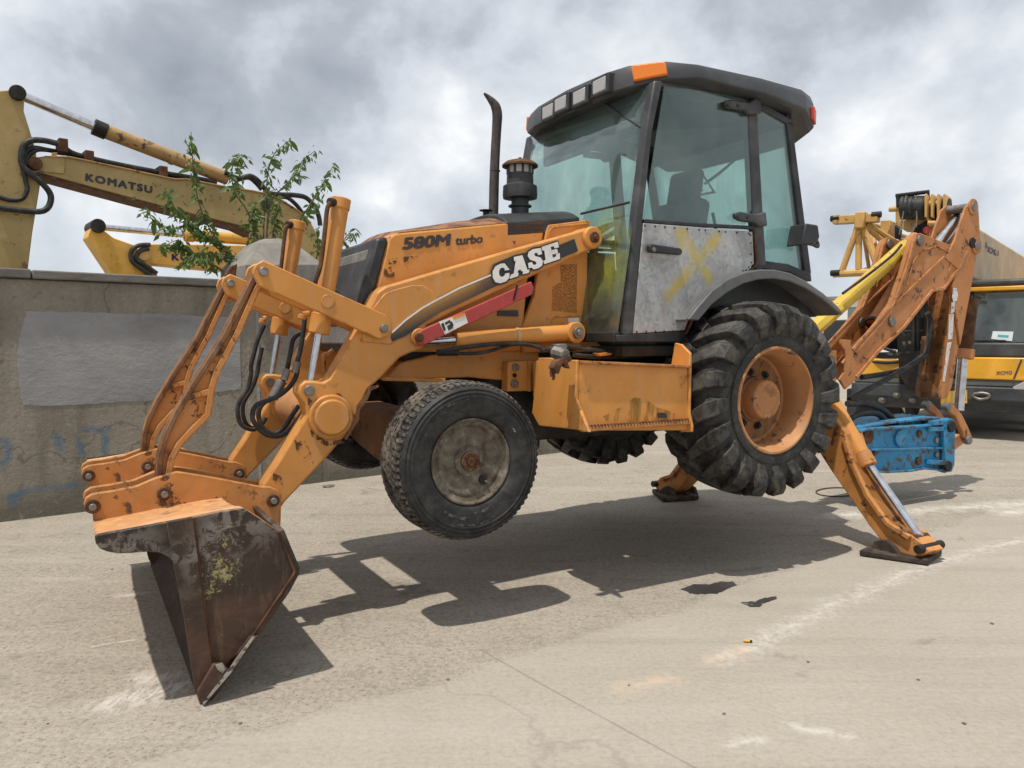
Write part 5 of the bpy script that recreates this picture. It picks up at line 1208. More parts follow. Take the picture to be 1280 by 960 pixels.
for q, r_ in (((540, 258), 0.048), ((428, 583), 0.045), ((748, 268), 0.05)):
    v = V(*K7(q)[0], BY); part('boom_pin', M['steel'] if q[0] != 748 else M['dark'], boom, 0.004, mb=MB().cyl(v + Vector((0, 0.01, 0)), v - Vector((0, 0.025, 0)), r_, n=20))
dup(boom, 0.30)
lw = poly(K8((200, 636), (330, 476), (480, 336), (640, 122)), BY)
part('boom_floor', M['orange_boom'], None, 0, mb=MB().prism(rib(lw, -0.03), BY + 0.023, BY + 0.299))
bc0 = V(*K7((222, 520))[0], 0.0); bc1 = V(*K7((488, 280))[0], 0.0)
bcyl = part('boom_cylinder', M['yellow'], None, 0.006, mb=MB().cyl(bc0 - (bc1 - bc0) * 0.5, bc1, 0.07, n=8))
part('cylinder_pipe', M['dark'], bcyl, 0, mb=MB().tube([V(*p, -0.085) for p in K7((235, 470), (255, 455), (330, 400), (430, 320), (470, 275))], 0.012))
part('cylinder_eye', M['orange_boom'], bcyl, 0.004, mb=MB().cyl(bc1, bc1 + (bc1 - bc0).normalized() * 0.16, 0.06, n=16))
dc0 = V(*K8((300, 320))[0], 0.0); dc1 = V(*K7((500, 370))[0], 0.0)
part('dipper_cylinder', M['orange_boom'], None, 0.004, mb=MB().cyl(dc0, dc1, 0.075, n=20))
part('cylinder_gland', M['dark'], None, 0.004, mb=MB().cyl(dc0 + (dc1 - dc0) * 0.0, dc0 + (dc1 - dc0) * 0.05, 0.085, n=20))
dr0 = V(*K7((625, 262))[0], 0.0); dr1 = V(*K7((716, 142))[0], 0.0)
part('dipper_rod', M['chrome'], None, 0, mb=MB().cyl(dr0 - (dr1 - dr0) * 0.6, dr1, 0.055, n=20))
DY = -0.145
ear = K7((640, 330), (655, 300), (680, 255), (700, 190), (722, 125), (742, 106), (760, 103), (772, 122), (776, 180), (780, 262), (778, 290), (765, 320), (740, 470), (700, 680))
dpoly = ear + K7((672, 842), (655, 885), (630, 892), (626, 862), (640, 790), (655, 640), (668, 540), (668, 440), (690, 372))
dip = part('dipper', M['orange_boom'], None, 0.006, mb=MB().prism(poly(K7((668, 440), (700, 360), (760, 320), (742, 470), (700, 680), (672, 842), (655, 885), (630, 892), (626, 862), (640, 790), (655, 640)), DY), DY, DY + 0.215))
ep = part('dipper_ear', M['orange_boom'], dip, 0.006, mb=MB().prism(poly(ear + K7((668, 440), (690, 372)), DY - 0.012), DY - 0.026, DY - 0.001))
dup(ep, 0.24)
part('front_plate', M['brown_dip'], dip, 0.004, mb=MB().prism(rib(poly(K7((668, 440), (655, 640), (640, 790), (627, 862), (630, 892)), DY), 0.02), DY + 0.004, DY + 0.213))
part('inner_tube', M['brown_dip'], dip, 0.004, mb=MB().prism(poly(K7((655, 640), (690, 660), (668, 850), (630, 892), (626, 862), (640, 790)), DY), DY + 0.02, DY + 0.26))
for q, r_, mm in (((755, 124), 0.042, 'steel'), ((768, 280), 0.042, 'steel')):
    v = V(*K7(q)[0], DY - 0.026); part('dipper_pin', M[mm], dip, 0.004, mb=MB().cyl(v + Vector((0, 0.26, 0)), v - Vector((0, 0.02, 0)), r_, n=20))
    v = V(*KS((q[0], q[1]))[0], 0) if False else v
    part('pin_boss', M['orange_boom'], dip, 0.006, mb=MB().cyl(v + Vector((0, 0.006, 0)), v - Vector((0, 0.012, 0)), r_ * 1.9, n=24))
for pts in (((778, 95), (796, 98), (803, 140), (796, 172), (776, 180), (768, 150)), ((765, 182), (785, 180), (782, 240), (762, 248)), ((752, 255), (778, 250), (775, 320), (770, 400), (745, 405), (748, 330)), ((740, 425), (764, 420), (722, 660), (712, 655))):
    part('worn_decal', M['white_worn'], dip, 0, smooth=0, mb=MB().prism(poly(K8(*pts), DY - 0.028), DY - 0.030, DY - 0.0275))
# bucket cylinder behind the dipper
b0 = V(*K8((868, 160))[0], 0.0); b1 = V(*K8((832, 520))[0], 0.0); b2 = V(*K8((808, 830))[0], 0.0)
bu = part('breaker_cylinder', M['rusty'], None, 0.004, mb=MB().cyl(b0, b1, 0.085, n=20))
part('gland', M['orange_boom'], bu, 0.005, mb=MB().cyl(b1 + (b0 - b1) * 0.16, b1, 0.10, n=20))
part('rod', M['chrome'], bu, 0, mb=MB().cyl(b1, b2, 0.048, n=20))
# curved link
lk = part('tipping_link', M['orange_boom'], None, 0.01, mb=MB().prism(poly(KS((555, 110), (570, 95), (592, 98), (640, 150), (670, 210), (694, 268), (694, 292), (678, 304), (660, 290), (640, 230), (610, 165), (570, 135)), -0.2), -0.22, -0.17))
for q in ((578, 112), (680, 280)):
    v = V(*KS(q)[0], -0.22); part('link_pin', M['steel'], lk, 0.003, mb=MB().cyl(v + Vector((0, 0.03, 0)), v - Vector((0, 0.02, 0)), 0.042, n=16))
dup(lk, 0.2)
part('tipping_arm', M['orange_boom'], None, 0.01, mb=MB().prism(poly(KS((598, 270), (630, 250), (655, 262), (660, 290), (620, 318), (600, 335)), -0.1), -0.12, 0.1))
# blue breaker housing
BK = -0.24
bpx = KS((125, 243), (135, 228), (155, 222), (300, 212), (470, 203), (540, 190), (560, 174), (585, 168), (603, 182), (607, 205), (601, 270), (598, 400), (588, 436), (568, 446), (545, 438), (530, 428), (450, 418), (380, 432), (250, 436), (205, 432), (185, 400), (160, 340))
brk = part('breaker_housing', M['blue'], None, 0.006, mb=MB().prism(poly(bpx, BK), BK, BK + 0.04))
brk['label'] = 'bright blue hydraulic breaker housing folded under the dipper'
for pts, t in (((130, 236), (155, 222), (300, 213), (470, 203), (540, 192)), 0.018), (((185, 322), (300, 321), (440, 316), (540, 314)), 0.018), (((205, 430), (260, 434), (380, 428), (450, 416), (540, 424)), 0.018):
    part('housing_rib', M['blue'], brk, 0.003, mb=MB().prism(rib(poly(KS(*pts), BK), -t), BK - 0.03, BK + 0.001))
part('housing_end', M['blue'], brk, 0.006, mb=MB().prism(poly(KS((542, 192), (562, 176), (585, 170), (602, 190), (598, 400), (585, 436), (555, 440)), BK - 0.02), BK - 0.05, BK - 0.001))
for a, c in (((470, 235), (542, 232)), ((465, 398), (542, 402)), ((480, 205), (542, 200))):
    part('gusset', M['blue'], brk, 0.003, mb=MB().prism(rib(poly(KS(a, c), BK), 0.04), BK - 0.05, BK + 0.001))
for q, r_, mm in (((175, 258), 0.07, 'rusty'), ((335, 270), 0.075, 'blue'), ((432, 246), 0.032, 'rusty'), ((428, 385), 0.036, 'rusty'), ((592, 212), 0.055, 'dark'), ((576, 410), 0.05, 'dark'), ((518, 280), 0.028, 'steel'), ((518, 352), 0.028, 'steel'), ((208, 345), 0.022, 'rusty')):
    v = V(*KS(q)[0], BK - (0.05 if q[0] > 550 else 0.0)); part('housing_bolt', M[mm], brk, 0.006, mb=MB().cyl(v + Vector((0, 0.01, 0)), v - Vector((0, 0.022, 0)), r_, n=18))
bk2 = part('breaker_housing', M['blue'], None, 0.006, mb=MB().prism(poly(bpx, BK), BK + 0.44, BK + 0.48))
part('housing_web', M['blue'], brk, 0.004, mb=MB().prism(poly(KS((140, 240), (300, 225), (540, 205), (540, 400), (450, 405), (230, 420)), BK), BK + 0.1, BK + 0.38))
part('housing_top', M['blue'], brk, 0.004, mb=MB().prism(rib(poly(KS((150, 232), (330, 200), (440, 188), (560, 178)), BK), 0.02), BK + 0.041, BK + 0.439))
for a in (((330, 195), (440, 178), (455, 200), (340, 212)), ((460, 180), (540, 178), (545, 198), (470, 200))):
    part('hose_port', M['blue'], brk, 0.004, mb=MB().prism(poly(KS(*a), BK + 0.1), BK + 0.1, BK + 0.2))
# rear hoses
hose(K8((150, 765), (250, 710), (400, 630), (520, 560), (610, 500), (632, 420), (640, 300), (620, 245)), 0.0, 0.026, nm='boom_hose')
hose(K8((225, 632), (360, 612), (470, 585), (560, 530), (615, 480)), 0.08, 0.026, nm='boom_hose')
hose(K8((140, 790), (240, 790), (320, 810), (380, 850), (425, 900)), -0.02, 0.03, nm='boom_hose')
hose(K8((130, 900), (190, 860), (260, 845), (320, 850), (355, 880), (365, 915)), -0.05, 0.03, nm='boom_hose')

# ------------------------------------------------------------------ excavators behind the wall
Q1 = crop(0, 90, 3.693); Q3 = crop(160, 150, 4.129)
def plane_frame(px, z, deg):
    d = ray(px, HOR); t = z / d.y
    return Frame((d.x * t, z), deg)
def excavator(name, fr, label, matname, under, zb=0.0):
    o = empty(name, (fr.O.x, fr.O.y, 0), fr.deg); tag(o, label, 'excavator', 'excavators parked beyond the wall'); return o
E1 = plane_frame(50, 9.2, WF.deg)
ex1 = excavator('excavator', E1, 'large faded tan excavator whose long boom rises over the wall', 'tan_exc', 'tan_under')
def e1(name, m, mb, bevel=0.01, parent=None, smooth=35): return mb.build(name, m, parent or ex1, bevel, smooth)
def q1(*p): return E1.PP(Q1(*p), -0.24)
boom1_px = Q1((130, 398), (205, 388), (320, 390), (560, 440), (800, 492)) + Q3((300, 302), (520, 345), (640, 362), (720, 380), (800, 415), (880, 468), (945, 530), (985, 600), (1010, 690), (1035, 800)) + [(420, 372), (432, 410), (400, 425), (372, 380)] + Q3((830, 800), (790, 720), (730, 640), (660, 585), (578, 545)) + Q1((900, 658), (640, 590), (300, 497), (190, 466), (135, 440))
bo = e1('boom', M['tan_exc'], MB().prism(E1.PP(boom1_px, -0.22), -0.22, 0.22), 0.012)
e1('boom_underside', M['rusty'], MB().prism(rib(E1.PP(Q1((190, 466), (300, 497), (640, 590), (900, 658)) + Q3((578, 545), (660, 585)), -0.22), -0.02), -0.215, 0.215), 0, bo)  # dark rust colour also paints in the shade beneath the boom
arm1 = Q1((-260, 60), (-60, 90), (40, 82), (60, 70), (95, 72), (115, 95), (110, 180), (135, 260), (165, 360), (186, 520), (150, 740), (118, 1000), (-280, 1000), (-330, 500))
e1('stick', M['tan_exc'], MB().prism(E1.PP(arm1, -0.25), -0.25, 0.25), 0.012)
v = E1.P3(*Q1((80, 98))[0], -0.25); e1('stick_pin', M['dark'], MB().cyl(v + Vector((0, 0.54, 0)), v - Vector((0, 0.05, 0)), 0.085, n=20))
v = E1.P3(*Q1((160, 425))[0], -0.25); e1('stick_pin', M['rusty'], MB().cyl(v + Vector((0, 0.54, 0)), v - Vector((0, 0.05, 0)), 0.075, n=20))
r0, r1, r2, r3 = [E1.P3(*p, 0.0) for p in Q1((95, 108), (455, 262), (560, 308), (1050, 492))]
cy = e1('stick_cylinder', M['tan_under'], MB().cyl(r1, r3, 0.088, n=24), 0.004)
e1('rod', M['chrome'], MB().cyl(r0, r1, 0.055, n=16), 0, cy)
e1('gland', M['dark'], MB().cyl(r1 - (r1 - r0).normalized() * 0.06, r1 + (r1 - r0).normalized() * 0.09, 0.10, n=20), 0.006, cy)
mid_ = r1 + (r3 - r1) * 0.53
e1('band', M['tan_exc'], MB().cyl(mid_, mid_ + (r3 - r1).normalized() * 0.05, 0.10, n=20), 0, cy)
def e1tube(pts, y, r, nm='hydraulic_hose', m='hose'): return MB().tube([E1.P3(px, py, y) for px, py in pts], r).build(nm, M[m], ex1, 0, 60)
e1tube(Q1((150, 312), (270, 332), (330, 370), (400, 392), (560, 428), (740, 462), (920, 492), (1000, 510)), -0.05, 0.028, 'boom_pipe')
e1tube(Q1((165, 350), (300, 375), (400, 400), (560, 438), (740, 470), (920, 498)), 0.05, 0.028, 'boom_pipe')
for a in ((285, 330), (405, 385), (745, 455)):
    v = E1.P3(*Q1(a)[0], 0.0); e1('pipe_clamp', M['rusty'], MB().box(v.x - 0.05, v.x + 0.05, -0.12, 0.12, v.z - 0.12, v.z + 0.04), 0.01)
e1tube(Q1((270, 332), (200, 316), (140, 318), (105, 350), (100, 420), (130, 460), (180, 500), (225, 550), (235, 590), (215, 632), (160, 645), (0, 628), (-60, 620)), -0.31, 0.034)
e1tube(Q1((200, 355), (150, 350), (115, 375), (105, 440), (118, 500), (125, 545), (100, 585), (40, 590), (-40, 565)), -0.29, 0.026)
e1tube(Q1((220, 360), (170, 360), (128, 390), (118, 440), (150, 480), (185, 470)), -0.27, 0.026)
e1tube(Q3((500, 270), (570, 300), (630, 288), (670, 310), (705, 355), (730, 400)), -0.1, 0.032)
e1tube(Q3((560, 310), (620, 297), (660, 325), (690, 360)), 0.05, 0.032)
e1tube(Q3((700, 375), (780, 385), (860, 388), (920, 402), (965, 450), (985, 500), (992, 545)), -0.1, 0.036)
e1tube(Q3((760, 400), (820, 400), (870, 440), (900, 480)), 0.05, 0.032)
v = E1.P3(*Q3((715, 440))[0], -0.22); e1('boom_boss', M['dark'], MB().cyl(v, v - Vector((0, 0.03, 0)), 0.09, n=18))
lettering('KOMATSU', 'lettering', M['print_grey'], ex1, E1.P3(*Q1((392, 503))[0], -0.22), E1.P3(*Q1((703, 562))[0], -0.22), E1.P3(*Q1((394, 466))[0], -0.22), (0, -1, 0), bold=0.06, spacing=1.25)
def exc_body(root, fr, x0, matn):
    MB().box(x0 - 0.9, x0 + 2.6, -1.25, 1.15, 1.0, 1.85).build('house', M[matn], root, 0.06)
    MB().loft([[(x0 + 2.6, -1.2, z), (x0 + 3.1, -0.7, z), (x0 + 3.1, 0.7, z), (x0 + 2.6, 1.1, z)] for z in (1.0, 1.85)]).build('counterweight', M[matn], root, 0.05)
    for y in (-1.15, 1.15):
        tr = [(x0 - 1.6, 0.42), (x0 - 1.45, 0.75), (x0 - 1.1, 0.9), (x0 + 2.0, 0.9), (x0 + 2.4, 0.72), (x0 + 2.5, 0.42), (x0 + 2.35, 0.12), (x0 + 2.0, 0.0), (x0 - 1.1, 0.0), (x0 - 1.45, 0.14)]
        MB().prism(tr, y - 0.3, y + 0.3).build('track', M['dark'], root, 0.03)
    MB().box(x0 - 0.4, x0 + 1.4, -0.6, 0.6, 0.5, 1.0).build('undercarriage', M['dark'], root, 0.04)
    MB().box(x0 - 1.0, x0 + 0.3, -1.2, -0.45, 1.85, 2.25).build('cab', M[matn], root, 0.05)
for pts in (Q1((210, 395), (205, 470)), Q3((640, 365), (655, 580))):
    MB().tube([E1.P3(px, py, -0.224) for px, py in pts], 0.008).build('weld_seam', M['tan_under'], bo, 0)
e1('boom_flange', M['tan_under'], MB().prism(rib(E1.PP(Q1((205, 388), (320, 390), (560, 440), (800, 492)) + Q3((300, 302), (520, 345), (640, 362), (720, 380), (800, 415), (880, 468), (945, 530)), -0.22), -0.018), -0.245, 0.245), 0.004, bo)
e1('end_bracket', M['tan_exc'], MB().prism(E1.PP(Q1((140, 400), (235, 388), (240, 372), (265, 372), (262, 395), (300, 398), (296, 470), (150, 455)), -0.235), -0.237, -0.221), 0.006, bo)
exc_body(ex1, E1, E1.P(415, 400, 0)[0] + 0.5, 'tan_exc')
E2 = plane_frame(110, 14.5, WF.deg)
ex2 = excavator('excavator', E2, 'smaller bright yellow excavator folded low behind the wall, under the tan one', 'yellow_exc', 'tan_under')
def e2(name, m, mb, bevel=0.01, parent=None, smooth=35): return mb.build(name, m, parent or ex2, bevel, smooth)
st2 = K1((95, 245), (105, 212), (128, 190), (152, 193), (165, 222), (200, 248), (280, 276), (330, 330), (372, 392), (380, 420), (205, 420), (185, 380))
e2('stick', M['yellow_exc'], MB().prism(E2.PP(st2, -0.25), -0.25, 0.25), 0.015)
bm2 = K1((288, 300), (305, 292), (330, 292), (345, 272), (400, 272), (745, 278), (860, 290), (980, 350), (1060, 430), (1100, 520), (960, 520), (880, 440), (800, 395), (700, 382), (620, 378), (350, 352), (300, 330))
b2_ = e2('boom', M['yellow_exc'], MB().prism(E2.PP(bm2, -0.22), -0.22, 0.22), 0.015)
a0, a1, a2 = [E2.P3(*p, 0.0) for p in K1((150, 205), (482, 236), (850, 262))]
cy2 = e2('stick_cylinder', M['yellow_exc'], MB().cyl(a1, a2, 0.115, n=20), 0.004)
e2('rod', M['chrome'], MB().cyl(a0, a1, 0.06, n=16), 0, cy2)
e2('gland', M['yellow_exc'], MB().cyl(a1, a1 + (a2 - a1).normalized() * 0.18, 0.13, n=20), 0.006, cy2)
v = E2.P3(*K1((135, 200))[0], -0.25); e2('stick_pin', M['dark'], MB().cyl(v + Vector((0, 0.56, 0)), v - Vector((0, 0.06, 0)), 0.13, n=20))
v = E2.P3(*K1((318, 312))[0], -0.25); e2('stick_pin', M['crane_yellow'], MB().cyl(v + Vector((0, 0.56, 0)), v - Vector((0, 0.04, 0)), 0.13, n=20))
for pts, r in ((((345, 275), (300, 278), (270, 300), (272, 340), (310, 372), (350, 400)), 0.042), (((340, 290), (305, 300), (290, 330), (330, 360), (372, 390)), 0.042)):
    MB().tube([E2.P3(*p, -0.3) for p in K1(*pts)], r).build('hydraulic_hose', M['hose'], ex2, 0, 60)
for pts in (((205, 380), (245, 383), (290, 386), (370, 390), (355, 372), (300, 372)),): pass
lettering('KOMATSU', 'lettering', M['navy'], ex2, E2.P3(*K1((430, 338))[0], -0.22), E2.P3(*K1((668, 346))[0], -0.22), E2.P3(*K1((430, 310))[0], -0.22), (0, -1, 0), bold=0.05, spacing=1.2)
exc_body(ex2, E2, E2.P(440, 400, 0)[0] + 0.4, 'yellow_exc')

# ------------------------------------------------------------------ sapling behind the wall
SF = plane_frame(340, 8.35, WF.deg)
sb = SF.P3(338, 400, 0.0)
sap = empty('sapling', (SF.O.x, SF.O.y, 0), SF.deg)
tag(sap, 'thin leafy green sapling growing up behind the wall beside the pier', 'tree')
lm_ = []
def leaf_mesh(L, W, curl):
    bm = bmesh.new()
    n = 5; rows = []
    for i in range(n + 1):
        t = i / n; wd = W * math.sin(math.pi * min(0.999, t * 0.92 + 0.06)) ** 0.8 * (1 - 0.25 * t)
        z = -curl * L * t * t
        rows.append([bm.verts.new((t * L, -wd, z + wd * 0.25)), bm.verts.new((t * L, 0, z)), bm.verts.new((t * L, wd, z + wd * 0.25))])
    for a, b_ in zip(rows, rows[1:]):
        for k in range(2): bm.faces.new((a[k], a[k + 1], b_[k + 1], b_[k]))
    me = bpy.data.meshes.new('leaf'); bm.to_mesh(me); bm.free(); me.materials.append(M['leaf'])
    me.polygons.foreach_set('use_smooth', [True] * len(me.polygons))
    return me
leaves = [leaf_mesh(0.115, 0.026, 0.15), leaf_mesh(0.095, 0.024, 0.35), leaf_mesh(0.13, 0.030, 0.25), leaf_mesh(0.08, 0.021, 0.1)]
twigs = [
 (Q3((720, 800), (700, 600), (705, 460), (715, 350), (725, 250), (760, 170), (840, 100)), 0.0, (0.30, 1.0), 22),
 (Q3((715, 640), (740, 420), (800, 350), (870, 270), (900, 210), (965, 160)), 0.15, (0.45, 1.0), 20),
 (Q3((760, 800), (820, 620), (900, 500), (960, 400), (1010, 320), (1070, 220)), -0.1, (0.35, 1.0), 24),
 (Q3((690, 700), (620, 480), (560, 390), (535, 300), (545, 220), (590, 175)), 0.1, (0.4, 1.0), 22),
 (Q3((680, 760), (560, 720), (480, 640), (420, 560), (380, 470), (350, 360), (335, 230), (325, 60)), -0.2, (0.25, 1.0), 40),
 (Q3((560, 730), (460, 660), (380, 580), (300, 510), (240, 450), (190, 350)), -0.15, (0.3, 1.0), 26),
 (Q3((520, 700), (420, 620), (330, 540), (230, 560), (140, 530), (90, 450)), -0.25, (0.3, 1.0), 22),
 (Q3((500, 790), (420, 740), (360, 700), (300, 660), (260, 620), (190, 650)), -0.1, (0.15, 1.0), 26),
 (Q3((640, 760), (540, 700), (430, 690), (350, 690), (280, 740)), -0.3, (0.2, 1.0), 22),
 (Q3((700, 780), (660, 640), (640, 520), (660, 430)), 0.05, (0.15, 1.0), 28),
 (Q3((730, 800), (740, 640), (760, 520), (770, 400)), 0.2, (0.15, 1.0), 26),
 (Q3((900, 850), (960, 760), (980, 660), (970, 560)), 0.1, (0.3, 1.0), 10),
 (Q3((1040, 800), (1080, 700), (1120, 610), (1170, 560)), 0.2, (0.4, 1.0), 12),
]
stem = MB()
stem.tube([(sb.x + 0.02, 0.05, 0.0), (sb.x, 0.02, 0.9), (sb.x + 0.01, 0.0, 1.7), SF.P3(*Q3((705, 640))[0], 0.0)], 0.03, 8, 5, [0.045, 0.035, 0.028, 0.014])
trunk = stem.build('trunk', M['bark'], sap, 0, 60)
lrn = random.Random(5); nleaf = 0
for pts, yo, (ta, tb), cnt in twigs:
    P = [SF.P3(px, py, yo * (i / len(pts))) for i, (px, py) in enumerate(pts)]
    root_pt = Vector((sb.x, 0.0, 1.75 if P[0].z > 1.75 else P[0].z - 0.1))
    ch = [root_pt] + P
    MB().tube(ch, 0.006, 6, 3, [0.012] + [0.010 * (1 - 0.75 * i / len(P)) for i in range(len(P))]).build('branch', M['bark'], sap, 0, 60)
    for k in range(cnt):
        t = (ta + (tb - ta) * (k + lrn.random() * 0.8) / cnt) * (len(P) - 1)
        i = min(int(t), len(P) - 2); p = P[i].lerp(P[i + 1], t - i); d = (P[i + 1] - P[i]).normalized()
        o = bpy.data.objects.new('leaf', leaves[lrn.randrange(4)]); COL.objects.link(o); o.parent = sap
        side = 1 if k % 2 else -1
        dirv = (d * lrn.uniform(0.0, 0.6) + Vector((side * lrn.uniform(0.3, 1.0), lrn.uniform(-0.7, 0.7), lrn.uniform(-1.3, -0.2)))).normalized()
        q = dirv.to_track_quat('X', 'Z'); o.rotation_mode = 'QUATERNION'
        from mathutils import Quaternion
        o.rotation_quaternion = q @ Quaternion((1, 0, 0), lrn.uniform(-1.2, 1.2))
        o.location = p + Vector((lrn.gauss(0, 0.012), lrn.gauss(0, 0.02), lrn.gauss(0, 0.012)))
        s = lrn.uniform(0.75, 1.2); o.scale = (s, s, s); nleaf += 1

lbm = bmesh.new()
for pts, yo, (ta, tb), cnt in twigs:
    P = [SF.P3(px, py, yo * (i / len(pts))) for i, (px, py) in enumerate(pts)]
    for k in range(int(cnt * 2.8)):
        t = (ta * 0.8 + (tb - ta * 0.8) * lrn.random()) * (len(P) - 1)
        i = min(int(t), len(P) - 2); p = P[i].lerp(P[i + 1], t - i) + Vector((lrn.gauss(0, 0.035), lrn.gauss(0, 0.07), lrn.gauss(-0.02, 0.035)))
        d = Vector((lrn.gauss(0, 0.6), lrn.gauss(0, 0.6), lrn.uniform(-1.4, -0.1))).normalized()
        x = d.cross(Vector((lrn.gauss(0, 1), lrn.gauss(0, 1), lrn.gauss(0, 1)))).normalized(); L = lrn.uniform(0.055, 0.10); W = L * 0.2
        nrm_ = d.cross(x) * L * 0.08
        vs_ = [lbm.verts.new(q) for q in (p, p + d * L * 0.4 + x * W, p + d * L - nrm_, p + d * L * 0.4 - x * W, p + d * L * 0.45 + nrm_)]
        for a_, b_ in ((0, 1), (1, 2), (2, 3), (3, 0)): lbm.faces.new((vs_[a_], vs_[b_], vs_[4]))
me = bpy.data.meshes.new('small_leaves'); lbm.to_mesh(me); lbm.free(); me.materials.append(M['leaf'])
o = bpy.data.objects.new('small_leaves', me); COL.objects.link(o); o.parent = sap; o['kind'] = 'stuff'

# ------------------------------------------------------------------ truck crane on the right
tz = 12.0; td = ray(1180, HOR)
TF = Frame((td.x * tz / td.y, tz), 50.0)
tk = empty('truck_crane', (TF.O.x, TF.O.y, 0), TF.deg)
tag(tk, 'yellow truck crane with a half-width cab, parked behind the backhoe boom', 'truck crane')
def tp(name, m, mb, bevel=0.01, parent=None, smooth=35): return mb.build(name, m, parent or tk, bevel, smooth)
def TU(pts, u=0.0): return TF.UU(pts, u)
def T3(px, py, u=0.0): return TF.U3(px, py, u)
# lower front
tp('bumper', M['bumper'], MB().loft([[(-0.16, -1.3, z0), (-0.16, 1.28, z0), (0.35, 1.32, z0), (0.35, -1.34, z0)] for z0 in (0.42, 0.52)] + [[(-0.22, -1.32, 0.6), (-0.22, 1.3, 0.6), (0.35, 1.34, 0.6), (0.35, -1.36, 0.6)], [(-0.20, -1.32, 0.80), (-0.20, 1.3, 0.80), (0.35, 1.34, 0.80), (0.35, -1.36, 0.80)]]), 0.02)
tp('grey_band', M['grey_panel'], MB().box(-0.08, 0.3, -1.31, 1.29, 0.803, 0.90), 0.015)
tp('front_panel', M['truck_yellow'], MB().box(-0.10, 0.25, -1.30, -0.2, 0.903, 1.24), 0.02)
tp('front_panel', M['truck_yellow'], MB().box(-0.10, 0.25, 0.0, 1.28, 0.903, 1.20), 0.04)
ym = T3(1250, 460).y
tp('panel_seam', M['bumper'], MB().prismu(TU([(1266, 474), (1268, 474), (1278, 449), (1276, 449)], -0.105), -0.112, -0.10), 0)
lettering('XCMG', 'maker_lettering', M['steel'], tk, T3(1245, 468.5, -0.10), T3(1265, 468, -0.10), T3(1245.3, 464, -0.10), (-1, 0, 0), bold=0.03)
hl_ = tp('headlamp', M['lamp'], MB().prismu(TU([(1266, 484), (1282, 476), (1300, 476), (1300, 492), (1270, 493)], -0.16), -0.20, -0.05), 0.01)
pl_ = TU([(1186, 483), (1208, 482), (1208, 504), (1186, 505)], -0.22)
plate = tp('number_plate', M['plate'], MB().prismu(TU([(1176, 489), (1209, 488), (1209, 504), (1176, 505)], -0.225), -0.235, -0.222), 0)
lettering('8', 'plate_number', M['print_black'], plate, T3(1201.5, 502, -0.235), T3(1207, 502, -0.235), T3(1201.5, 490.5, -0.235), (-1, 0, 0), bold=0.02)
tp('tow_ring', M['steel'], MB().tube([T3(*p, -0.25) for p in K7((760, 872), (790, 868), (820, 875), (815, 888), (785, 893), (762, 885), (756, 877), (762, 870))], 0.022), 0, smooth=60)
# cab
yl = T3(1209, 400, 0.1).y; 
tp('cowl', M['bumper'], MB().box(-0.06, 0.5, -1.28, yl, 1.243, 1.46), 0.03)
tp('cab_body', M['truck_yellow'], MB().box(0.5, 1.9, -1.28, yl, 1.0, 1.46), 0.02)
tp('windscreen', M['truck_glass'], MB().loft([[(0.0, -1.24, 1.47), (0.0, yl - 0.04, 1.47), (0.008, yl - 0.04, 1.47), (0.008, -1.24, 1.47)], [(0.22, -1.2, 2.24), (0.22, yl - 0.06, 2.24), (0.228, yl - 0.06, 2.24), (0.228, -1.2, 2.24)]]), 0)
for y in (yl - 0.02, -1.25):
    tp('cab_pillar', M['dark'], MB().bar((0.01, y, 1.45), (0.24, y, 2.28), 0.08, 0.09), 0.01)
tp('side_window', M['truck_glass'], MB().box(0.35, 1.8, yl - 0.02, yl - 0.012, 1.46, 2.2), 0)
tp('side_window', M['truck_glass'], MB().box(0.35, 1.8, -1.27, -1.262, 1.46, 2.2), 0)
tp('cab_back', M['bumper'], MB().box(1.85, 1.95, -1.28, yl, 1.0, 2.28), 0.02)
tp('visor_strip', M['truck_yellow'], MB().box(0.14, 0.3, -1.28, yl, 2.245, 2.31), 0.015)
tp('cab_roof', M['bumper'], MB().box(0.16, 1.95, -1.30, yl + 0.02, 2.313, 2.42), 0.04)
tp('dashboard', M['bumper'], MB().box(0.1, 0.5, -1.2, yl - 0.08, 1.45, 1.56), 0.03)
tp('driver_seat', M['seat'], MB().box(1.0, 1.5, -0.95, -0.45, 1.46, 1.75).prism([(1.45, 1.7), (1.6, 1.7), (1.7, 2.2), (1.58, 2.2)], -0.95, -0.45), 0.04)
tp('dash_card', M['paper'], MB().prismu(TU(K8((1015, 355), (1138, 358), (1130, 415), (1005, 402)), 0.02), -0.004, 0.0), 0)
tp('card_print', M['cyan'], MB().prismu(TU(K8((1045, 375), (1110, 380), (1108, 392), (1043, 388)), 0.02), -0.008, -0.005), 0)
for a, c in (((885, 410), (1090, 412)), ((890, 425), (1195, 465)), ((1000, 415), (1200, 470))):
    p, q = K8(a, c); tp('wiper', M['dark'], MB().tube([T3(*p, -0.02), T3(*q, -0.02)], 0.012), 0)
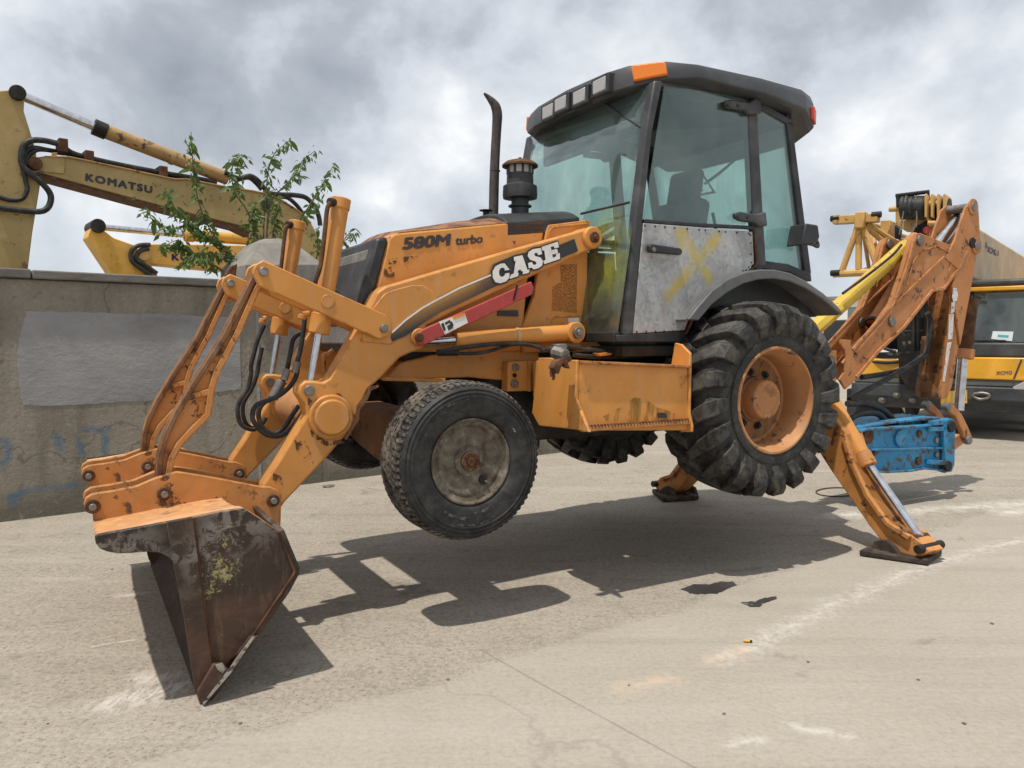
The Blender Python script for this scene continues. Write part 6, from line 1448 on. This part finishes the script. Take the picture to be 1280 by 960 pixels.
# engine deck and clutter left of the cab
tp('deck', M['bumper'], MB().box(0.1, 3.0, yl + 0.06, 1.3, 0.9, 1.28), 0.03)
tp('side_cabinet', M['bumper'], MB().prismu(TU([(1058, 486), (1086, 484), (1112, 500), (1112, 550), (1058, 556)], 0.2), 0.2, 0.9), 0.02)
tp('deck_panel', M['bumper'], MB().prismu(TU(K8((0, 290), (140, 285), (230, 330), (240, 420), (60, 520), (-20, 520)), 0.3), 0.3, 0.8), 0.02)
tp('radiator_stack', M['dark'], MB().prismu(TU([(1120, 398), (1166, 396), (1168, 452), (1122, 456)], 0.3), 0.3, 0.9), 0.02)
for a, c, r in (((1140, 345), (1143, 470), 0.035), ((1146, 345), (1148, 470), 0.03), ((1158, 372), (1158, 455), 0.03), ((1120, 415), (1166, 413), 0.02), ((1124, 398), (1165, 396), 0.02), ((1131, 460), (1138, 540), 0.10), ((1138, 450), (1130, 500), 0.06)):
    tp('deck_rod', M['dark'], MB().cyl(T3(*a, -0.05), T3(*c, -0.05), r, n=12), 0)
for p in ((1130, 431), (1138, 430), (1147, 431), (1152, 430)):
    tp('valve_cap', M['steel'], MB().cyl(T3(*p, -0.02), T3(p[0], p[1] - 4, -0.02), 0.03, n=10), 0)
tp('support_strut', M['crane_tan'], MB().bar(T3(1122, 495, -0.1), T3(1142, 528, -0.1), 0.09, 0.06), 0.01)
tp('chassis', M['dark'], MB().box(0.3, 9.0, -0.9, 0.9, 0.55, 0.9), 0.02)
for u in (1.6, 3.0, 6.6, 8.0):
    for y in (-1.15, 1.15):
        tp('wheel', M['tyre'], MB().cyl((u, y - 0.15, 0.5), (u, y + 0.15, 0.5), 0.5, n=32), 0.04)
tp('carrier_deck', M['truck_yellow'], MB().box(3.0, 9.2, -1.25, 1.25, 0.95, 1.25), 0.03)
tp('turntable', M['crane_yellow'], MB().box(6.0, 8.6, -1.0, 1.0, 1.26, 2.6), 0.06)
tp('operator_cab', M['truck_yellow'], MB().box(5.2, 6.6, -1.25, -0.4, 1.26, 2.5), 0.06)
tp('winch_housing', M['dark'], MB().prismu(TU([(1078, 372), (1110, 352), (1204, 350), (1204, 440), (1170, 446), (1080, 430)], 0.9), 0.9, 1.6), 0.03)
tp('air_tank', M['bumper'], MB().cyl(T3(1062, 424, 0.1), T3(1098, 422, 0.1), 0.16, n=18), 0.03)
tp('hook_block', M['dark'], MB().prismu(TU([(1124, 440), (1164, 438), (1160, 470), (1148, 486), (1136, 486), (1126, 470)], -0.25), -0.35, -0.2), 0.02)
for k, (a, c) in enumerate((((1066, 405), (1120, 440)), ((1072, 392), (1130, 400)), ((1060, 440), (1124, 452)), ((1100, 356), (1130, 420)), ((1152, 352), (1170, 440)), ((1112, 470), (1160, 500)))):
    p, q = T3(a[0], a[1], 0.0), T3(c[0], c[1], -0.1)
    tp('deck_hose', M['hose'], MB().tube([p, p.lerp(q, 0.35) + Vector((0, 0, -0.08)), p.lerp(q, 0.7) + Vector((-0.05, 0, -0.06)), q], 0.028), 0, None, 60)
for x, y in ((1100, 500), (1118, 494), (1138, 500), (1156, 494)):
    tp('front_fitting', M['steel'], MB().cyl(T3(x, y, -0.22), T3(x + 5, y + 1, -0.26), 0.045, n=10), 0.008)
# telescopic boom over the cab
yb0 = T3(1206, 300, -0.5).y; 
zt_ = T3(1206, 272, -0.5).z; zb_ = T3(1214, 356, -0.5).z
yb1 = yb0 + 0.72
sec = [(yb0, zb_ + 0.16), (yb0 + 0.14, zb_), (yb1 - 0.14, zb_), (yb1, zb_ + 0.16), (yb1, zt_ - 0.05), (yb1 - 0.05, zt_), (yb0 + 0.05, zt_), (yb0, zt_ - 0.05)]
cbm = tp('telescopic_boom', M['crane_tan'], MB().prismu(sec, -0.5, 9.0), 0.015)
zc = (zt_ + zb_) / 2
lettering('XCMG', 'boom_lettering', M['navy'], cbm, (0.9, yb0, zc - 0.02), (0.2, yb0, zc - 0.02), (0.9, yb0, zc + 0.2), (0, -1, 0), bold=0.05) if False else None
def Bm(px, py): return TF.P3(px, py, yb0)
lettering('XCMG', 'boom_lettering', M['worn_navy'] if 'worn_navy' in M else M['navy'], cbm, Bm(*KR((712, 506))[0]), Bm(*KR((775, 535))[0]), Bm(*KR((712, 462))[0]), (0, -1, 0), bold=0.04)
v = Bm(*KR((706, 462))[0]); tp('boom_emblem', M['navy'], MB().cyl(v, v - Vector((0, 0.004, 0)), 0.06, n=16), 0, cbm)
v = Bm(*KR((786, 515))[0]); tp('boom_hole', M['dark'], MB().cyl(v, v - Vector((0, 0.004, 0)), 0.05, n=14), 0, cbm)
# head: cheek plates, sheaves, cable reel frame
hd_ = tp('boom_head', M['crane_yellow'], MB().prismu(TU(KR((330, 190), (480, 190), (470, 420), (330, 440)), -0.55), -0.9, -0.51), 0.015)
for k in range(4):
    x = 352 + k * 40
    pl = KR((x - 9, 160), (x, 143), (x + 10, 160), (x + 10, 300), (x - 9, 300))
    tp('sheave_plate', M['crane_yellow'], MB().prismu(TU(pl, -0.9), -1.35, -0.9), 0.01, hd_)
for k in range(3):
    q = T3(*KR((372 + 40 * k, 240))[0], -1.1)
    tp('sheave', M['dark'], MB().cyl(q + Vector((0, 0.025, 0)), q - Vector((0, 0.025, 0)), 0.19, n=24), 0.006, hd_)
tp('cross_bar', M['crane_yellow'], MB().cyl(T3(*KR((330, 187))[0], -1.2), T3(*KR((395, 187))[0], -1.2), 0.05, n=12).cyl(T3(*KR((320, 315))[0], -1.36), T3(*KR((450, 315))[0], -1.36), 0.035, n=12), 0, hd_)
rl_ = tp('reel_frame', M['crane_yellow'], MB().prismu(TU(KR((285, 190), (312, 190), (312, 330), (262, 375), (185, 375), (112, 330), (112, 205), (140, 200), (140, 300), (285, 290)), -0.9), -0.98, -0.9), 0.01)
for x0, x1 in ((150, 235), (240, 300)):
    for k in range(6):
        xx = x0 + 8 + (x1 - x0 - 16) * k / 5
        a = T3(*KR((xx, 212))[0], -1.15); r_ = (T3(*KR((xx, 130))[0], -1.15).z - T3(*KR((xx, 290))[0], -1.15).z) / 2
        tp('cable_coil', M['hose'], MB().cyl(a + Vector((0, 0.028, 0)), a - Vector((0, 0.028, 0)), r_ * (0.93 if k % 2 else 1.0), n=28), 0.008, rl_)
for a, c in (((105, 132), (328, 105)), ((120, 130), (122, 205)), ((316, 108), (318, 190))):
    p, q = KR(a, c); tp('guard_bar', M['dark'], MB().cyl(T3(*p, -1.2), T3(*q, -1.2), 0.03, n=10), 0, rl_)
tp('reel_spindle', M['crane_yellow'], MB().cyl(T3(*KR((62, 222))[0], -1.15), T3(*KR((312, 212))[0], -1.15), 0.04, n=12), 0, rl_)
for pts in (((175, 130), (155, 250), (130, 390)), ((240, 130), (245, 280), (240, 340)), ((250, 290), (200, 400), (140, 420))):
    tp('hoist_cable', M['steel'], MB().tube([T3(*p, -1.3) for p in KR(*pts)], 0.012), 0, rl_, 60)
tp('head_gusset', M['dark'], MB().prismu(TU(KR((240, 345), (325, 300), (330, 370), (300, 400), (225, 400)), -0.9), -1.0, -0.9), 0.01, rl_)
tp('head_gusset', M['dark'], MB().prismu(TU(KR((108, 330), (150, 360), (140, 430), (108, 420)), -0.9), -1.0, -0.9), 0.01, rl_)
v = T3(*KR((318, 362))[0], -1.05); tp('red_knob', M['redlens'], MB().cyl(v, v + Vector((-0.06, 0, 0)), 0.055, n=14), 0.01, rl_)
# lattice fly jib folded along the boom
J0, J1 = -0.5, 5.0
jb = tp('fly_jib', M['crane_yellow'], MB().bar(T3(*K7((200, 178))[0], J0), T3(*K7((380, 168))[0], J0), 0.16, 0.13), 0.01)
def jbar(a, c, r, u0=J0, u1=J0): tp('jib_brace', M['crane_yellow'], MB().cyl(T3(*K7(a)[0], u0), T3(*K7(c)[0], u1), r, n=10), 0, jb)
tp('jib_hub', M['crane_yellow'], MB().bar(T3(*K7((290, 180))[0], J0 - 0.02), T3(*K7((330, 178))[0], J0 - 0.02), 0.24, 0.26), 0.02, jb)
jbar((298, 195), (230, 385), 0.05); jbar((300, 195), (298, 375), 0.05); jbar((315, 195), (370, 350), 0.055)
jbar((198, 392), (340, 385), 0.06)
for q in ((205, 170), (205, 388), (370, 155)):
    v = T3(*K7(q)[0], J0 - 0.04); tp('jib_lug', M['dark'], MB().cyl(v - Vector((0, 0.07, 0)), v + Vector((0, 0.07, 0)), 0.05, n=12), 0.006, jb)
jbar((325, 200), (440, 300), 0.045, J0, J0 + 0.5); jbar((330, 190), (440, 260), 0.045, J0, J0 + 0.5)
tl_ = [T3(*K7(q)[0], J0) for q in ((310, 180), (300, 380), (370, 345))]
ax_ = Vector((1, 0, 0.0))
for i, p in enumerate(tl_):
    tp('jib_chord', M['crane_yellow'], MB().cyl(p, p + ax_ * 5.5 + Vector((0, -0.1, 0)), 0.045, n=10), 0, jb)
for k in range(8):
    for i in range(3):
        a = tl_[i] + ax_ * (k * 0.6); c = tl_[(i + 1) % 3] + ax_ * (k * 0.6 + 0.6)
        tp('jib_brace', M['crane_yellow'], MB().cyl(a, c, 0.032, n=8), 0, jb)
tp('jib_bracket', M['crane_yellow'], MB().prismu(TU(K7((385, 178), (425, 176), (428, 200), (410, 240), (385, 230)), J0 + 0.6), J0 + 0.6, J0 + 1.2), 0.01, jb)

# ------------------------------------------------------------------ far white building
wb = empty('white_building', (0, 0, 0)); g = ray(1085, HOR); wb.location = (g.x * 70, 70, 0); wb.rotation_euler.z = R(-25)
tag(wb, 'small white building far behind the yard, seen past the yellow boom cylinder', 'building')
MB().box(-5, 5, 0, 8, 0, 5.2).build('wall', M['white_paint'], wb, 0.03)
MB().box(-5.3, 5.3, -0.3, 8.3, 5.2, 5.5).build('roof', M['concrete_cap'], wb, 0.03)
for x in (-3.4, -1.2, 1.2, 3.4):
    for z in (1.0, 3.4):
        MB().box(x - 0.6, x + 0.6, -0.03, 0.02, z, z + 1.1).build('window', M['truck_glass'], wb, 0)

# ------------------------------------------------------------------ marks and small things on the ground
def gpoly(pts, z): return [(g.x, g.y, z) for g in (gnd(*p) for p in pts)]
def gsheet(name, pts, z, m, label=None, cat=None, group=None, kind=None):
    mb = MB(); mb.bm.faces.new([mb.bm.verts.new(p) for p in gpoly(pts, z)])
    o = mb.build(name, m, None, 0, 0)
    return tag(o, label, cat, group, kind)
def jag(pts, amp, n=4, seed=3):
    r = random.Random(seed); out = []
    for i, p in enumerate(pts):
        q = pts[(i + 1) % len(pts)]
        for k in range(n):
            t = k / n; out.append((p[0] + (q[0] - p[0]) * t + r.uniform(-amp, amp), p[1] + (q[1] - p[1]) * t + r.uniform(-amp, amp) * 0.4))
    return out
gsheet('oil_stain', jag([(851, 737), (868, 731), (886, 731), (900, 728), (916, 727), (920, 732), (905, 738), (896, 742), (876, 743), (862, 742)], 1.6), 0.004, M['oil'], 'larger dark oil stain on the concrete just outside the machine shadow', 'oil stain')
gsheet('oil_stain', jag([(926, 753), (944, 752), (956, 748), (971, 746), (970, 749), (958, 753), (950, 759), (936, 759)], 1.2, seed=5), 0.004, M['oil'], 'smaller elongated dark oil stain on the sunlit concrete to the right', 'oil stain')
# worn white lines, pinkish smears and the saw-cut joint: flat marks in the concrete's own colour
def gmarks(segs, wd, soft, col, op, lo, hi, nscale, wob=0.05, stretch=(1, 1, 1)):
    m = M['ground']; nt = m.node_tree; b = nt.nodes['Principled BSDF']; oc = nd(nt, 'ShaderNodeTexCoord').outputs['Object']
    sp = nd(nt, 'ShaderNodeSeparateXYZ', {0: oc})
    w1 = mth(nt, 'MULTIPLY', mth(nt, 'SUBTRACT', noise(nt, oc, 3.2, 3), 0.5), wob * 2); w2 = mth(nt, 'MULTIPLY', w1, -0.8)
    X = mth(nt, 'ADD', sp.outputs[0], w1); Y = mth(nt, 'ADD', sp.outputs[1], w2); acc = None
    for pts in segs:
        ch = [gnd(*p) for p in pts]
        for p, q in zip(ch, ch[1:]):
            k = seg_mask(nt, X, Y, (p.x, p.y), (q.x, q.y), wd, soft); acc = k if acc is None else mth(nt, 'MAXIMUM', acc, k)
    if hi: acc = mth(nt, 'MULTIPLY', acc, ramp(nt, mth(nt, 'ADD', noise(nt, vscale(nt, oc, stretch), nscale, 6, 0.75, 0.3), mth(nt, 'MULTIPLY', acc, 0.10)), [(lo, 0.0), (hi, 1.0)]))
    lk = [l for l in nt.links if l.to_socket == b.inputs['Base Color']][0]
    src = lk.from_socket; nt.links.remove(lk)
    nt.links.new(mixc(nt, mth(nt, 'MULTIPLY', acc, op), src, col), b.inputs['Base Color'])
WHT = (0.62, 0.59, 0.54)
gmarks([((1025, 765), (1065, 745), (1135, 715), (1255, 680), (1330, 664)), ((905, 823), (955, 800), (1025, 765))], 0.13, 0.07, WHT, 0.62, 0.50, 0.68, 16)
gmarks([((1040, 645), (1125, 640), (1280, 629), (1420, 620)), ((1255, 641), (1330, 631))], 0.22, 0.10, WHT, 0.7, 0.46, 0.66, 9)
gmarks([((778, 860), (806, 853), (838, 848)), ((890, 826), (925, 812))], 0.07, 0.06, (0.56, 0.42, 0.31), 0.85, 0.44, 0.64, 14)
gmarks([((116, 808), (141, 803.5), (168, 800))], 0.008, 0.012, WHT, 0.9, 0.38, 0.5, 20, 0.01)
gmarks([((140, 880), (190, 868), (225, 856)), ((180, 850), (205, 846))], 0.10, 0.08, WHT, 0.9, 0.50, 0.60, 12, 0.06, (2.5, 0.8, 1))
gmarks([((915, 930), (950, 925)), ((990, 908), (1062, 921)), ((150, 745), (185, 742))], 0.03, 0.04, WHT, 0.8, 0.46, 0.62, 14)
gmarks([((600, 812), (700, 868), (790, 917), (880, 966), (980, 1020))], 0.006, 0.006, (0.10, 0.088, 0.072), 0.6, 0.38, 0.5, 5, 0.008)
gmarks([((490, 728), (520, 735)), ((505, 742), (530, 740))], 0.10, 0.08, (0.07, 0.06, 0.052), 0.6, 0.42, 0.6, 7, 0.06)

# yellow stub of a marker
g = gnd(934, 803); mbk = MB().cyl((g.x - 0.018, g.y, 0.009), (g.x + 0.012, g.y - 0.006, 0.009), 0.006, n=10)
stub = tag(mbk.build('marker_stub', M['truck_yellow'], None, 0.001), 'tiny yellow stub lying on the sunlit concrete', 'litter')
MB().cyl((g.x + 0.012, g.y - 0.006, 0.009), (g.x + 0.022, g.y - 0.008, 0.009), 0.0062, n=10).build('cap', M['dark'], stub, 0)
# pebbles
pbm = []
for k in range(3):
    bm = bmesh.new(); bmesh.ops.create_icosphere(bm, subdivisions=1, radius=1)
    for v in bm.verts: v.co *= 0.75 + 0.5 * rnd.random(); v.co.z *= 0.55
    me = bpy.data.meshes.new('pebble'); bm.to_mesh(me); bm.free(); me.materials.append(M['coping']); pbm.append(me)
prn = random.Random(9)
spots = [(1010, 828, 'small dark pebble on the sunlit concrete below the faded white line at the right'),
 (786, 857, 'small dark pebble lying at the pinkish chalk smear on the yard'),
 (140, 712, 'small dark pebble on the concrete left of the bucket, near the wall'),
 (1148, 850, 'small dark pebble far out on the bright concrete at the lower right'),
 (905, 893, 'small dark pebble on smooth pale concrete between the pale chalk patches'),
 (560, 850, 'small dark pebble in front of the wheel shadow, beside the slab joint'),
 (300, 905, 'small dark pebble on the rough concrete just in front of the bucket tip'),
 (60, 905, 'small dark pebble in the bottom left corner of the yard'),
 (1240, 780, 'small dark pebble nearest the right edge of the picture'),
 (1205, 905, 'small dark pebble in the bottom right corner of the yard')]
for px, py, lb in spots:
    g = gnd(px, py); o = bpy.data.objects.new('pebble', pbm[prn.randrange(3)]); COL.objects.link(o)
    s = prn.uniform(0.006, 0.011); o.scale = (s, s * prn.uniform(0.7, 1.2), s); o.location = (g.x, g.y, s * 0.3); o.rotation_euler.z = prn.uniform(0, 6)
    tag(o, lb, 'pebble', 'loose pebbles on the yard')
for px, py, lb in ((552, 609, 'flat lump of broken cement left of the raised front wheel'), (567, 606, 'flat lump of broken cement half hidden by the raised front wheel'), (410, 609, 'flat lump of broken cement at the wall foot behind the loader arm'), (700, 565, 'flat lump of broken cement at the wall foot under the step box')):
    g = gnd(px, py); o = bpy.data.objects.new('rubble', pbm[prn.randrange(3)]); COL.objects.link(o)
    s = prn.uniform(0.03, 0.055); o.scale = (s * 1.3, s * 0.8, s * 0.6); o.location = (g.x, g.y, s * 0.2); o.rotation_euler.z = prn.uniform(0, 6)
    tag(o, lb, 'rubble', 'cement lumps along the wall foot')
# loose wire ring by the far wheel's shadow
wr = [gnd(1046 + 26 * math.cos(R(a)), 616 + 5.5 * math.sin(R(a))) for a in range(20, 340, 20)]
tag(MB().tube([(p.x, p.y, 0.008) for p in wr], 0.006, sub=2).build('wire_loop', M['rusty'], None, 0, 60), 'thin open loop of wire lying on the concrete behind the rear wheel', 'wire')
